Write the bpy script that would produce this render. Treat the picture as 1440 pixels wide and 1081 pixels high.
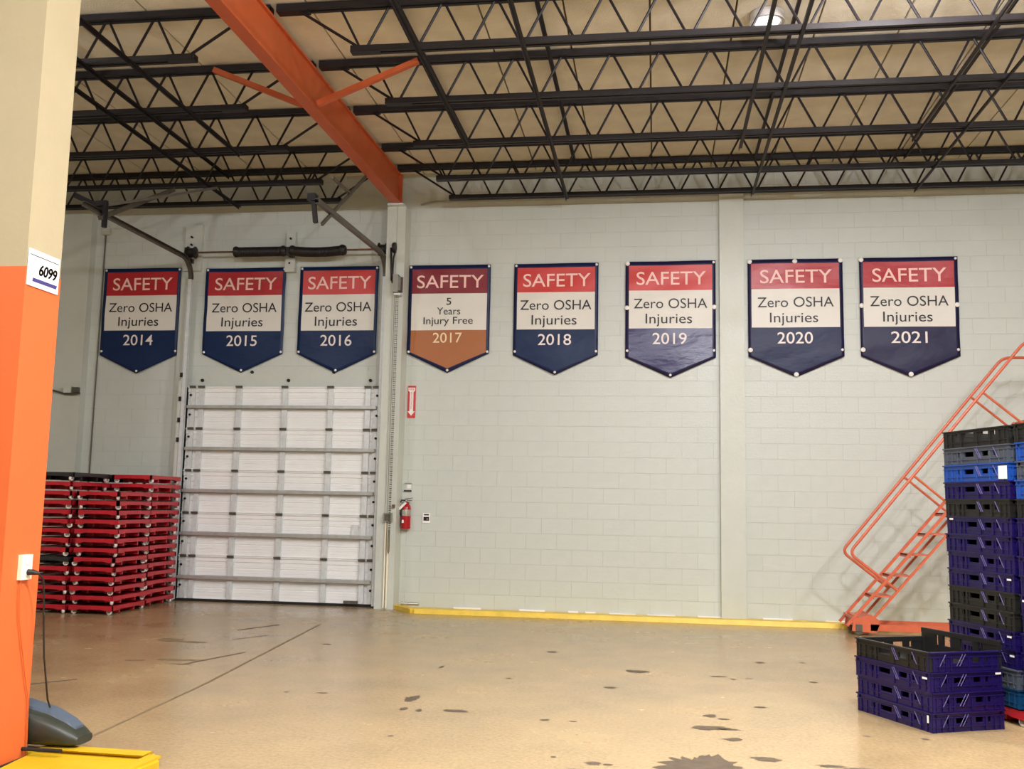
import bpy, math, random
from mathutils import Vector, Matrix

random.seed(7)
for o in list(bpy.data.objects):
    bpy.data.objects.remove(o)
scn = bpy.context.scene
COL = scn.collection

# ------------------------------------------------------------------ camera
EYE = Vector((0.0, 0.0, 1.36))
YAW, PITCH, ROLL = -0.1447, 0.1206, 0.0194
cy, sy = math.cos(YAW), math.sin(YAW)
fw = Vector((math.cos(PITCH) * sy, math.cos(PITCH) * cy, math.sin(PITCH)))
rt = Vector((cy, -sy, 0.0))
up = rt.cross(fw)
r2 = math.cos(ROLL) * rt + math.sin(ROLL) * up
u2 = -math.sin(ROLL) * rt + math.cos(ROLL) * up
cam_d = bpy.data.cameras.new('camera')
cam_d.sensor_width = 36.0
cam_d.lens = 1400.0 * 36.0 / 1440.0
cam_d.clip_start = 0.05
cam_d.clip_end = 200
cam = bpy.data.objects.new('camera', cam_d)
COL.objects.link(cam)
cam.matrix_world = Matrix(((r2.x, u2.x, -fw.x, EYE.x), (r2.y, u2.y, -fw.y, EYE.y),
                           (r2.z, u2.z, -fw.z, EYE.z), (0, 0, 0, 1)))
scn.camera = cam

# ------------------------------------------------------------------ world, exposure
wd = bpy.data.worlds.new('world')
scn.world = wd
wd.use_nodes = True
wd.node_tree.nodes['Background'].inputs[0].default_value = (0.9, 0.85, 0.75, 1)
wd.node_tree.nodes['Background'].inputs[1].default_value = 0.12
vs = scn.view_settings
vs.view_transform = 'Standard'
vs.look = 'None'
vs.gamma = 1.0
vs.use_curve_mapping = False
vs.exposure = 0.0

# ------------------------------------------------------------------ ceiling lamps (all hang above the frame)
LAMP_COL = (0.975, 1.0, 1.055)
LAMPS = [  # x, y, z, watts, colour
    (1.95, 7.15, 5.36, 195, (1.0, 0.95, 1.0)),
    (1.3, 3.7, 5.05, 400, LAMP_COL),
    (-6.4, 6.2, 5.15, 95, LAMP_COL),
    (-1.3, 0.7, 5.05, 360, LAMP_COL),
    (4.6, 5.2, 5.05, 270, LAMP_COL),
    (-6.2, 0.6, 5.05, 110, LAMP_COL),
    (1.5, -3.8, 5.05, 170, LAMP_COL),
]
DOWN, ROUND = 0.62, 1.05      # share sent straight down / all round by each lamp

# ------------------------------------------------------------------ helpers
def link(o, parent=None):
    COL.objects.link(o)
    if parent is not None:
        o.parent = parent
    return o


def tag(o, label=None, cat=None, group=None, kind=None):
    if label:
        o['label'] = label
    if cat:
        o['category'] = cat
    if group:
        o['group'] = group
    if kind:
        o['kind'] = kind
    return o


def thing(name, loc, label, cat, group=None, rz=0.0):
    o = bpy.data.objects.new(name, None)
    o.empty_display_size = 0.1
    o.location = loc
    o.rotation_euler = (0, 0, rz)
    link(o)
    return tag(o, label, cat, group)


class MB:
    """collects shapes; build() links them as one mesh object"""
    def __init__(self, origin=(0, 0, 0)):
        self.v, self.f, self.m = [], [], []
        self.o = Vector(origin)

    def add(self, vs_, fs, mi=0):
        b = len(self.v)
        self.v += [tuple(Vector(p) - self.o) for p in vs_]
        self.f += [tuple(b + i for i in f) for f in fs]
        self.m += [mi] * len(fs)
        return self

    def box(self, x0, x1, y0, y1, z0, z1, mi=0):
        v = [(x0, y0, z0), (x1, y0, z0), (x1, y1, z0), (x0, y1, z0),
             (x0, y0, z1), (x1, y0, z1), (x1, y1, z1), (x0, y1, z1)]
        f = [(0, 3, 2, 1), (4, 5, 6, 7), (0, 1, 5, 4), (1, 2, 6, 5), (2, 3, 7, 6), (3, 0, 4, 7)]
        return self.add(v, f, mi)

    def bar(self, a, b, w, h, upv=(0, 0, 1), mi=0):
        """rectangular bar from a to b, w across, h along up"""
        a, b = Vector(a), Vector(b)
        d = (b - a).normalized()
        s = d.cross(Vector(upv))
        if s.length < 1e-5:
            s = d.cross(Vector((1, 0, 0)))
        s.normalize()
        u = s.cross(d).normalized()
        s *= w / 2
        u *= h / 2
        v = [a - s - u, a + s - u, a + s + u, a - s + u, b - s - u, b + s - u, b + s + u, b - s + u]
        f = [(0, 1, 2, 3), (7, 6, 5, 4), (0, 4, 5, 1), (1, 5, 6, 2), (2, 6, 7, 3), (3, 7, 4, 0)]
        return self.add(v, f, mi)

    def tube(self, path, r, n=8, cap=True, mi=0):
        path = [Vector(p) for p in path]
        rs = r if isinstance(r, (list, tuple)) else [r] * len(path)
        rings, ref = [], None
        for i, p in enumerate(path):
            if i == 0:
                t = path[1] - p
            elif i == len(path) - 1:
                t = p - path[i - 1]
            else:
                t = (path[i + 1] - p).normalized() + (p - path[i - 1]).normalized()
            t.normalize()
            if ref is None:
                ref = Vector((0, 0, 1)) if abs(t.z) < 0.9 else Vector((1, 0, 0))
            s = t.cross(ref).normalized()
            ref = s.cross(t).normalized()
            rings.append([p + rs[i] * (math.cos(2 * math.pi * k / n) * s + math.sin(2 * math.pi * k / n) * ref)
                          for k in range(n)])
        v = [q for ring in rings for q in ring]
        f = []
        for i in range(len(path) - 1):
            for k in range(n):
                a, b = i * n + k, i * n + (k + 1) % n
                f.append((a, b, b + n, a + n))
        if cap:
            f.append(tuple(range(n - 1, -1, -1)))
            f.append(tuple((len(path) - 1) * n + k for k in range(n)))
        return self.add(v, f, mi)

    def cyl(self, a, b, r, n=16, mi=0):
        return self.tube([a, b], r, n, True, mi)

    def lathe(self, c, prof, n=20, axis='Z', mi=0):
        """prof: list of (radius, height)"""
        c = Vector(c)
        v = []
        for r, h in prof:
            for k in range(n):
                a = 2 * math.pi * k / n
                p = (r * math.cos(a), r * math.sin(a), h)
                if axis == 'Y':
                    p = (p[0], -h, p[1])
                elif axis == 'X':
                    p = (h, p[0], p[1])
                v.append(c + Vector(p))
        f = []
        for i in range(len(prof) - 1):
            for k in range(n):
                a, b = i * n + k, i * n + (k + 1) % n
                f.append((a, b, b + n, a + n))
        f.append(tuple(range(n - 1, -1, -1)))
        f.append(tuple((len(prof) - 1) * n + k for k in range(n)))
        return self.add(v, f, mi)

    def prism(self, pts, d, mi=0):
        """closed outline pts (3-D), extruded by vector d"""
        n = len(pts)
        d = Vector(d)
        v = [Vector(p) for p in pts] + [Vector(p) + d for p in pts]
        f = [tuple(range(n - 1, -1, -1)), tuple(range(n, 2 * n))]
        f += [(i, (i + 1) % n, n + (i + 1) % n, n + i) for i in range(n)]
        return self.add(v, f, mi)

    def mesh(self, name, mats, smooth=False):
        me = bpy.data.meshes.new(name)
        me.from_pydata(self.v, [], self.f)
        for m in (mats if isinstance(mats, (list, tuple)) else [mats]):
            me.materials.append(m)
        if isinstance(mats, (list, tuple)):
            me.polygons.foreach_set('material_index', self.m)
        me.update()
        import bmesh
        bm = bmesh.new()
        bm.from_mesh(me)
        bmesh.ops.recalc_face_normals(bm, faces=bm.faces)
        bm.to_mesh(me)
        bm.free()
        if smooth:
            me.polygons.foreach_set('use_smooth', [True] * len(me.polygons))
            me.set_sharp_from_angle(angle=math.radians(38))
        return me

    def build(self, name, mats, parent=None, smooth=False):
        return link(bpy.data.objects.new(name, self.mesh(name, mats, smooth)), parent)


def inst(name, me, parent=None, loc=(0, 0, 0), rz=0.0):
    o = bpy.data.objects.new(name, me)
    o.location = loc
    o.rotation_euler = (0, 0, rz)
    return link(o, parent)


# ------------------------------------------------------------------ materials
def mat(name, col, rough=0.5, metal=0.0, var=0.0, scale=6.0, bump=0.0, bscale=40.0, coat=0.0, spec=0.5,
        emit=0.0, rvar=0.0, stretch=(1, 1, 1)):
    m = bpy.data.materials.new(name)
    m.use_nodes = True
    nt = m.node_tree
    b = nt.nodes['Principled BSDF']
    b.inputs['Base Color'].default_value = (*col, 1)
    b.inputs['Roughness'].default_value = rough
    b.inputs['Metallic'].default_value = metal
    b.inputs['Specular IOR Level'].default_value = spec
    b.inputs['Coat Weight'].default_value = coat
    if emit:
        b.inputs['Emission Color'].default_value = (*col, 1)
        b.inputs['Emission Strength'].default_value = emit
    tc = nt.nodes.new('ShaderNodeTexCoord')
    mp = nt.nodes.new('ShaderNodeMapping')
    mp.inputs['Scale'].default_value = stretch
    nt.links.new(tc.outputs['Object'], mp.inputs[0])
    if var or rvar:
        n = nt.nodes.new('ShaderNodeTexNoise')
        n.inputs['Scale'].default_value = scale
        n.inputs['Detail'].default_value = 6
        n.inputs['Roughness'].default_value = 0.6
        nt.links.new(mp.outputs[0], n.inputs['Vector'])
        if var:
            r = nt.nodes.new('ShaderNodeValToRGB')
            r.color_ramp.elements[0].position = 0.3
            r.color_ramp.elements[1].position = 0.7
            r.color_ramp.elements[0].color = (*[max(0, c * (1 - var)) for c in col], 1)
            r.color_ramp.elements[1].color = (*[min(1, c * (1 + var)) for c in col], 1)
            nt.links.new(n.outputs['Fac'], r.inputs[0])
            nt.links.new(r.outputs[0], b.inputs['Base Color'])
        if rvar:
            mr = nt.nodes.new('ShaderNodeMapRange')
            mr.inputs['From Min'].default_value = 0.3
            mr.inputs['From Max'].default_value = 0.7
            mr.inputs['To Min'].default_value = max(0.02, rough - rvar)
            mr.inputs['To Max'].default_value = min(1, rough + rvar)
            nt.links.new(n.outputs['Fac'], mr.inputs['Value'])
            nt.links.new(mr.outputs[0], b.inputs['Roughness'])
    if bump:
        n2 = nt.nodes.new('ShaderNodeTexNoise')
        n2.inputs['Scale'].default_value = bscale
        n2.inputs['Detail'].default_value = 5
        nt.links.new(mp.outputs[0], n2.inputs['Vector'])
        bp = nt.nodes.new('ShaderNodeBump')
        bp.inputs['Strength'].default_value = bump
        bp.inputs['Distance'].default_value = 0.02
        nt.links.new(n2.outputs['Fac'], bp.inputs['Height'])
        nt.links.new(bp.outputs[0], b.inputs['Normal'])
    return m


def srgb(r, g, b):
    f = lambda c: (c / 255 / 12.92) if c / 255 <= 0.04045 else ((c / 255 + 0.055) / 1.055) ** 2.4
    return (f(r), f(g), f(b))


M = {}
M['wall'] = mat('wall_paint', srgb(202, 207, 199), 0.42, var=0.04, scale=1.3, bump=0.10, bscale=45, rvar=0.14)
M['joint'] = mat('wall_joint', srgb(192, 197, 189), 0.7, var=0.08, scale=3)
M['trimpaint'] = mat('pilaster_paint', srgb(203, 207, 197), 0.42, var=0.05, scale=2, bump=0.1, bscale=30, rvar=0.1)
M['floor'] = mat('floor_concrete', srgb(168, 144, 106), 0.23, var=0.12, scale=1.1, bump=0.012, bscale=7, rvar=0.07, spec=0.36)
_nt = M['floor'].node_tree          # fine aggregate speckle over the broad mottling
_b = _nt.nodes['Principled BSDF']
_src = _b.inputs['Base Color'].links[0].from_socket
_n = _nt.nodes.new('ShaderNodeTexNoise')
_n.inputs['Scale'].default_value = 38
_n.inputs['Detail'].default_value = 7
_n.inputs['Roughness'].default_value = 0.75
_nt.links.new(_nt.nodes['Texture Coordinate'].outputs['Object'], _n.inputs['Vector'])
_r = _nt.nodes.new('ShaderNodeValToRGB')
_r.color_ramp.elements[0].position = 0.33
_r.color_ramp.elements[0].color = (0.70, 0.68, 0.64, 1)
_r.color_ramp.elements[1].position = 0.62
_r.color_ramp.elements[1].color = (1.08, 1.08, 1.08, 1)
_nt.links.new(_n.outputs['Fac'], _r.inputs[0])
_m = _nt.nodes.new('ShaderNodeMix')
_m.data_type = 'RGBA'
_m.blend_type = 'MULTIPLY'
_m.inputs['Factor'].default_value = 0.8
_nt.links.new(_src, _m.inputs['A'])
_nt.links.new(_r.outputs[0], _m.inputs['B'])
_nt.links.new(_m.outputs['Result'], _b.inputs['Base Color'])
M['stain'] = mat('floor_worn_patch', srgb(92, 80, 66), 0.7, var=0.2, scale=14, spec=0.2)
M['scuff'] = mat('floor_scuff', srgb(128, 106, 78), 0.55, var=0.15, scale=14, spec=0.3)
M['floorjoint'] = mat('floor_joint', srgb(118, 98, 70), 0.7, var=0.2, scale=5)
M['deck'] = mat('roof_deck_fibre', srgb(226, 220, 202), 0.9, var=0.10, scale=3.2, bump=0.35, bscale=60)
M['deckgap'] = mat('roof_deck_gap', srgb(96, 82, 62), 0.9)
M['blacksteel'] = mat('joist_black_paint', srgb(29, 25, 28), 0.5, var=0.2, scale=8, spec=0.35)
M['orangesteel'] = mat('beam_orange_paint', srgb(190, 90, 46), 0.5, var=0.07, scale=5)
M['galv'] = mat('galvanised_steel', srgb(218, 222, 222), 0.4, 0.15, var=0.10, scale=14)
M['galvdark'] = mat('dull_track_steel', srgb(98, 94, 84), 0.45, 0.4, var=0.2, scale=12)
M['strut'] = mat('strut_steel', srgb(196, 197, 194), 0.32, 0.5, var=0.12, scale=10)
M['doorwhite'] = mat('door_white_enamel', srgb(243, 243, 241), 0.4, var=0.03, scale=4)
M['rubber'] = mat('black_rubber', srgb(22, 21, 20), 0.75)
M['greasysteel'] = mat('greasy_dark_steel', srgb(42, 38, 36), 0.45, 0.4, var=0.3, scale=18)
M['rust'] = mat('brown_shaft_steel', srgb(110, 82, 58), 0.5, 0.4, var=0.2, scale=20)
M['navy'] = mat('banner_navy', srgb(22, 32, 72), 0.42, spec=0.3, bump=0.25, bscale=7, stretch=(1, 1, 1.7))
M['navyteal'] = mat('banner_navy_teal', srgb(14, 38, 78), 0.42, spec=0.3, bump=0.25, bscale=7, stretch=(1, 1, 1.7))
M['violet'] = mat('banner_violet_navy', srgb(50, 46, 96), 0.3, bump=0.3, bscale=6, stretch=(1, 1, 2.2))
M['deepnavy'] = mat('banner_deep_navy', srgb(28, 24, 64), 0.42, spec=0.35, bump=0.25, bscale=6)
M['brown'] = mat('banner_brown', srgb(170, 102, 52), 0.4, bump=0.15, bscale=6)
M['bred'] = mat('banner_red', srgb(178, 36, 42), 0.36, bump=0.2, bscale=6, stretch=(1, 1, 2))
M['bredb'] = mat('banner_bright_red', srgb(204, 54, 48), 0.38, bump=0.15, bscale=6)
M['bmaroon'] = mat('banner_maroon', srgb(132, 34, 46), 0.4, bump=0.12, bscale=6)
M['bwhite'] = mat('banner_white', srgb(226, 222, 212), 0.42, bump=0.12, bscale=6)
M['printwhite'] = mat('print_white', srgb(240, 228, 222), 0.45)
M['printpink'] = mat('print_pale_pink', srgb(250, 206, 196), 0.45)
M['printcream'] = mat('print_cream', srgb(246, 222, 182), 0.45)
M['printblack'] = mat('print_black', srgb(28, 26, 30), 0.5)
M['grommet'] = mat('white_grommet', srgb(238, 234, 228), 0.35)
M['yellow'] = mat('yellow_paint', srgb(232, 196, 62), 0.45, var=0.10, scale=9, bump=0.08)
M['yellowbright'] = mat('bright_yellow_paint', srgb(200, 164, 30), 0.4, var=0.04, scale=7)
M['dollyred'] = mat('dolly_red_plastic', srgb(186, 32, 46), 0.38, var=0.10, scale=5)
M['dollyblack'] = mat('dolly_black_plastic', srgb(44, 44, 46), 0.45, var=0.1, scale=5)
M['wheel'] = mat('pale_caster_wheel', srgb(240, 232, 226), 0.4)
M['caster'] = mat('zinc_caster_fork', srgb(150, 140, 132), 0.35, 0.6)
M['ladder'] = mat('ladder_orange_paint', srgb(200, 98, 66), 0.42, var=0.07, scale=10)
M['cpurple'] = mat('crate_indigo_plastic', srgb(25, 14, 78), 0.36, var=0.12, scale=6)
M['cblack'] = mat('crate_black_plastic', srgb(30, 30, 28), 0.4, var=0.1, scale=6)
M['cgrey'] = mat('crate_slate_plastic', srgb(74, 80, 92), 0.42, var=0.1, scale=6)
M['cblue'] = mat('crate_blue_plastic', srgb(30, 74, 158), 0.38, var=0.1, scale=6)
M['cteal'] = mat('crate_teal_plastic', srgb(14, 64, 104), 0.38, var=0.1, scale=6)
M['crib'] = mat('crate_glare_rib', srgb(104, 96, 146), 0.3)  # pale tone paints the glare caught on the diagonal ribs
M['label'] = mat('white_paper_label', srgb(244, 240, 236), 0.6)
M['cream'] = mat('column_cream_paint', srgb(174, 160, 128), 0.55, var=0.03, scale=3, bump=0.05)
M['orange'] = mat('column_orange_paint', srgb(216, 102, 48), 0.5, var=0.03, scale=3, bump=0.05)
M['purplebar'] = mat('sign_purple', srgb(66, 58, 120), 0.5)
M['greyhood'] = mat('hood_dark_plastic', srgb(46, 50, 42), 0.42, var=0.12, scale=5)
M['bluehood'] = mat('hood_lid_plastic', srgb(78, 90, 104), 0.4, var=0.08, scale=5)
M['cordblack'] = mat('black_cord', srgb(24, 22, 22), 0.5)
M['cordorange'] = mat('orange_cord', srgb(196, 92, 30), 0.5)
M['ivory'] = mat('ivory_plastic', srgb(250, 240, 214), 0.4)
M['extred'] = mat('extinguisher_red', srgb(168, 18, 28), 0.25)
M['chrome'] = mat('bright_steel', srgb(200, 198, 190), 0.25, 0.8)
M['signred'] = mat('sign_red', srgb(206, 62, 66), 0.5)
M['greybox'] = mat('grey_metal_box', srgb(150, 148, 138), 0.5, 0.2)
M['lampglow'] = mat('lamp_lens', (1.0, 0.93, 0.84), 0.4, emit=6.0)
M['skyglow'] = mat('small_lamp_lens', (0.95, 0.97, 1.0), 0.4, emit=1.5)
M['alu'] = mat('lamp_reflector', srgb(190, 186, 182), 0.45, 0.2)
M['unseen'] = mat('plain_wall_paint', srgb(186, 182, 168), 0.6, var=0.04, scale=1)

WALL_Y = 13.0
DECK_Z = 5.88

# ------------------------------------------------------------------ floor, ceiling, walls
fl = MB().box(-15, 11, -8, WALL_Y + 0.3, -0.25, 0.0).build('floor', M['floor'])
tag(fl, 'polished tan concrete warehouse floor with worn dark patches', kind='structure')


def blot(name, cx, cy, rx, ry, seed, m, ragged=0.35, n=26, skew=0.0):
    rnd = random.Random(seed)
    mb = MB()
    pts = []
    n = 64
    ph = [(rnd.uniform(0, 6.28), rnd.uniform(0.4, 1.0)) for _ in range(5)]
    for k in range(n):
        a = 2 * math.pi * k / n
        q = 0.85 + ragged * 0.45 * sum(w_ * math.sin((j_ + 2) * a + p_) / (j_ + 1.2) for j_, (p_, w_) in enumerate(ph))
        q += rnd.uniform(-0.10, 0.10) * (1.0 + 1.2 * abs(math.cos(a)))
        q = max(0.25, q)
        pts.append((cx + rx * q * math.cos(a) + skew * ry * math.sin(a), cy + ry * q * math.sin(a), 0.0012))
    v = [(cx, cy, 0.0012)] + pts
    mb.add(v, [(0, k + 1, (k + 1) % n + 1) for k in range(n)])
    return mb.build(name, m, fl)


STAINS = [  # x, y, rx, ry
    (0.24, 5.56, 0.21, 0.34), (0.60, 5.83, 0.095, 0.055), (0.34, 6.56, 0.12, 0.075), (0.46, 6.54, 0.08, 0.022),
    (0.46, 6.27, 0.06, 0.05), (0.36, 6.93, 0.05, 0.05), (0.44, 6.85, 0.05, 0.025), (-0.15, 8.62, 0.09, 0.09),
    (-0.34, 7.81, 0.05, 0.045), (-1.31, 6.69, 0.08, 0.055), (-1.69, 7.03, 0.055, 0.12), (-1.66, 6.68, 0.03, 0.05),
    (-1.55, 6.65, 0.022, 0.05), (-0.70, 6.55, 0.035, 0.03), (-0.33, 5.53, 0.045, 0.045), (-0.25, 5.52, 0.03, 0.02),
    (-1.78, 8.43, 0.02, 0.07), (-0.96, 9.54, 0.05, 0.05), (0.94, 5.75, 0.09, 0.03), (1.08, 5.72, 0.10, 0.03),
    (1.31, 9.5, 0.03, 0.03), (0.51, 8.54, 0.07, 0.035), (0.62, 8.44, 0.025, 0.03), (0.75, 8.5, 0.03, 0.02),
    (0.93, 9.40, 0.045, 0.05), (0.72, 7.31, 0.05, 0.03), (1.25, 8.46, 0.04, 0.03), (-1.54, 5.9, 0.018, 0.02),
    (-0.42, 5.36, 0.09, 0.04), (0.02, 5.3, 0.05, 0.05), (-0.55, 5.62, 0.02, 0.02), (1.55, 7.72, 0.07, 0.03),
    (1.28, 6.55, 0.025, 0.015), (-1.15, 8.02, 0.025, 0.02), (-0.52, 6.55, 0.03, 0.015), (1.62, 6.55, 0.03, 0.02),
    (-3.13, 9.45, 0.06, 0.03), (-2.36, 7.08, 0.045, 0.02), (-2.62, 7.05, 0.02, 0.02),
]
for i, (x, y, rx, ry) in enumerate(STAINS):
    blot('worn_patch', x, y, rx, ry, 100 + i, M['stain'], 0.45 if rx > 0.05 else 0.3, 34 if rx > 0.1 else 20)
for i, (x, y, rx, ry) in enumerate([(-4.66, 9.32, 0.16, 0.12), (-4.4, 9.24, 0.14, 0.07), (-4.35, 8.1, 0.09, 0.05),
                                    (-4.0, 8.2, 0.22, 0.06), (-3.9, 8.0, 0.1, 0.04)]):
    blot('scuff_mark', x, y, rx, ry, 300 + i, M['scuff'], 0.4, 22)
for (a, b, w) in [((-3.87, 8.0), (-3.66, 8.75), 0.03), ((-4.52, 6.86), (-4.3, 7.15), 0.025), ((-4.35, 10.2), (-4.12, 10.75), 0.04),
                  ((-4.1, 9.5), (-3.9, 9.9), 0.02)]:
    MB().bar((*a, 0.0008), (*b, 0.0008), w, 0.0014).build('skid_mark', M['stain'], fl)
MB().bar((-3.17, 5.2, 0.0006), (-3.31, 7.23, 0.0006), 0.022, 0.0012).build('floor_joint', M['floorjoint'], fl)
MB().bar((-3.31, 7.23, 0.0006), (-3.70, 10.9, 0.0006), 0.026, 0.0012).build('floor_joint', M['floorjoint'], fl)

# back wall: backing slab plus painted concrete blocks laid in running bond
wb = MB().box(-15, 11, WALL_Y + 0.003, WALL_Y + 0.3, 0.0, DECK_Z + 0.2).build('wall_back', M['joint'])
tag(wb, 'painted grey concrete block wall behind the banners', kind='structure')
BW, BH, JT = 0.4, 0.2, 0.0009


def block_shape(mb, x0, x1, z0, z1, dy):
    y = WALL_Y - dy
    c = 0.0017
    v = [(x0, WALL_Y + 0.02, z0), (x1, WALL_Y + 0.02, z0), (x1, WALL_Y + 0.02, z1), (x0, WALL_Y + 0.02, z1),
         (x0 + c, y, z0 + c), (x1 - c, y, z0 + c), (x1 - c, y, z1 - c), (x0 + c, y, z1 - c)]
    mb.add(v, [(4, 5, 6, 7), (0, 1, 5, 4), (1, 2, 6, 5), (2, 3, 7, 6), (3, 0, 4, 7)])


rnd = random.Random(3)
stuff_mb = MB()
full_me = None
nblk = 0
for r in range(30):
    z0 = r * BH
    z1 = min(z0 + BH, DECK_Z + 0.1)
    off = 0.0 if r % 2 else -BW / 2
    k = -38
    while True:
        x0 = k * BW + off + 0.13
        k += 1
        if x0 > 10.6:
            break
        if x0 < -10.5:
            continue
        x1 = x0 + BW
        dy = rnd.uniform(0.0, 0.0012)
        full = (x0 > -3.3 and x1 < 0.82) or (x0 > 1.12 and x1 < 4.4)
        if full and 1 <= r <= 17 and nblk < 300:
            nblk += 1
            if full_me is None:
                mb = MB((0, WALL_Y, 0))
                block_shape(mb, JT, BW - JT, JT, BH - JT, 0.0)
                full_me = mb.mesh('block', M['wall'])
            inst('block', full_me, wb, (x0, WALL_Y - dy, z0))
        else:
            block_shape(stuff_mb, x0 + JT, x1 - JT, z0 + JT, z1 - JT, dy)
tag(stuff_mb.build('block_field', M['wall'], wb), kind='stuff')

# pilasters that belong to the back wall
MB().box(0.815, 1.125, 12.92, WALL_Y + 0.02, 0.0, DECK_Z).build('pilaster', M['trimpaint'], wb)
MB().box(-8.9, -7.985, 12.86, WALL_Y + 0.02, 0.0, DECK_Z).build('pilaster', M['trimpaint'], wb)
pm = MB()
pm.box(-3.595, -3.462, 12.70, WALL_Y + 0.02, 0.0, 5.335)
pm.box(-3.455, -3.342, 12.705, WALL_Y + 0.02, 0.0, 5.335)
pm.box(-3.467, -3.45, 12.715, WALL_Y + 0.02, 0.0, 5.33)
pm.build('pilaster', M['trimpaint'], wb)
MB().box(-3.58, -3.36, 12.62, 12.85, 5.337, 5.359).build('bearing_plate', M['galv'], wb)
# painted steel jamb strips at both sides of the door opening and the lintel plate above it
MB().box(-6.615, -6.50, 12.93, WALL_Y + 0.01, 0.0, 4.45).build('jamb_plate', M['trimpaint'], wb)
MB().box(-6.50, -6.46, 12.80, WALL_Y + 0.01, 0.0, 2.96).build('jamb_plate', M['trimpaint'], wb)
MB().box(-6.36, -3.70, 12.988, WALL_Y + 0.01, 2.91, 3.14).build('lintel_plate', M['trimpaint'], wb)
for x, z in ((-6.24, 3.0), (-4.99, 3.0), (-3.83, 3.0), (-5.52, 3.115), (-4.35, 3.115)):
    MB().cyl((x, 12.99, z), (x, 12.965, z), 0.022, 10).build('bolt_head', M['rubber'], wb)
for z in (3.05, 2.72, 2.43, 2.16):
    MB().box(-6.475, -6.445, 12.775, 12.80, z - 0.03, z + 0.03).build('bolt_head', M['rubber'], wb)
# wooden mounting boards behind the spring shaft
MB().box(-6.60, -6.345, 12.94, WALL_Y + 0.01, 4.55, 5.21).build('mounting_board', M['trimpaint'], wb)
MB().box(-5.095, -4.965, 12.93, WALL_Y + 0.01, 4.70, 5.085).build('mounting_board', M['trimpaint'], wb)
MB().box(-5.095, -4.955, 12.91, WALL_Y + 0.01, 4.51, 4.695).build('mounting_board', M['trimpaint'], wb)
for x, z in ((-6.49, 5.03), (-6.49, 4.92), (-5.03, 4.98), (-5.03, 4.63)):
    MB().cyl((x, 12.95, z), (x, 12.90, z), 0.014, 8).build('bolt_head', M['rubber'], wb)

for nm, bxx, lb in (('wall_left', (-15.2, -15, -8, 13.3, 0, 6.1), 'plain grey side wall beyond the loading bay'),
                    ('wall_right', (11, 11.2, -8, 13.3, 0, 6.1), 'plain grey side wall past the crates'),
                    ('wall_front', (-15, 11, -8.2, -8, 0, 6.1), 'plain grey wall facing the banner wall')):
    tag(MB().box(*bxx).build(nm, M['unseen']), lb, kind='structure')

# ceiling: backing sheet plus the long fibre roof-deck panels with narrow gaps
ce = MB().box(-15, 11, -8, WALL_Y + 0.3, DECK_Z + 0.03, DECK_Z + 0.15).build('ceiling', M['deckgap'])
tag(ce, 'cream fibre board roof deck above black bar joists', kind='structure')
PW = 0.777
pan_me = MB((0, 0, 0)).box(0.009, PW - 0.009, -8, WALL_Y + 0.25, 0, 0.05).mesh('deck_panel', M['deck'])
k0 = -19
for k in range(k0, 15):
    inst('deck_panel', pan_me, ce, (-0.062 + k * PW, 0, DECK_Z + rnd.uniform(0, 0.004)))

# yellow guard rail on the floor along the wall with the painted strip behind it
gr = thing('floor_guard_rail', (-1, 12.38, 0), 'low yellow painted guard rail running along the foot of the block wall', 'guard rail')
o = gr.location
MB(o).prism([(-2.98, 12.34, 0.0), (-2.98, 12.47, 0.0), (-2.98, 12.46, 0.05), (-2.98, 12.36, 0.055)], (10.5, 0, 0)).build('rail', M['yellow'], gr)
MB(o).bar((-2.99, 12.40, 0.026), (-3.40, 12.93, 0.026), 0.11, 0.052).build('end_rail', M['yellow'], gr)
MB(o).prism([(-3.30, 12.90, 0.001), (-2.9, 12.47, 0.001), (7.5, 12.47, 0.001), (7.5, 12.99, 0.001), (-3.3, 12.99, 0.001)],
            (0, 0, 0.012)).build('painted_strip', M['yellow'], gr)
xx = -2.6
while xx < 7.4:
    w = rnd.uniform(0.10, 0.45)
    MB(o).box(xx, xx + w, 12.955, 12.995, 0.013, rnd.uniform(0.022, 0.034)).build('paint_drip', M['label'], gr)
    xx += w + rnd.uniform(0.05, 0.5)

# ------------------------------------------------------------------ roof steel
bm_ = thing('roof_beam', (-3.475, 12.5, 5.36), 'orange painted steel roof beam carrying the black joists', 'beam')
o = bm_.location


def beam_piece(name, w, z0, z1, y1=12.72, y0=-7.9):
    bx_ = lambda y: -3.475 - 0.014 * (12.5 - y)
    MB(o).prism([(bx_(y0) - w, y0, z0), (bx_(y0) + w, y0, z0), (bx_(y1) + w, y1, z0), (bx_(y1) - w, y1, z0)], (0, 0, z1 - z0)).build(name, M['orangesteel'], bm_)


beam_piece('bottom_flange', 0.066, 5.360, 5.380)
beam_piece('web', 0.013, 5.380, 5.775)
beam_piece('top_flange', 0.045, 5.775, 5.795)
beam_piece('end_plate', 0.066, 5.36, 5.79, 12.735, 12.721)
for s, lb in ((1, 'orange diagonal brace rising from the beam to a joist on the stacked-crate side'),
              (-1, 'orange diagonal brace from the beam up to a joist on the roll-up-door side')):
    bx = -3.475 + s * 1.09
    t = MB().bar((-3.51 + s * 0.085, 9.355, 5.385), (bx, 9.355, 5.80), 0.055, 0.055).build('kicker_brace', M['orangesteel'])
    tag(t, lb, 'brace', 'orange kicker braces')

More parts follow.
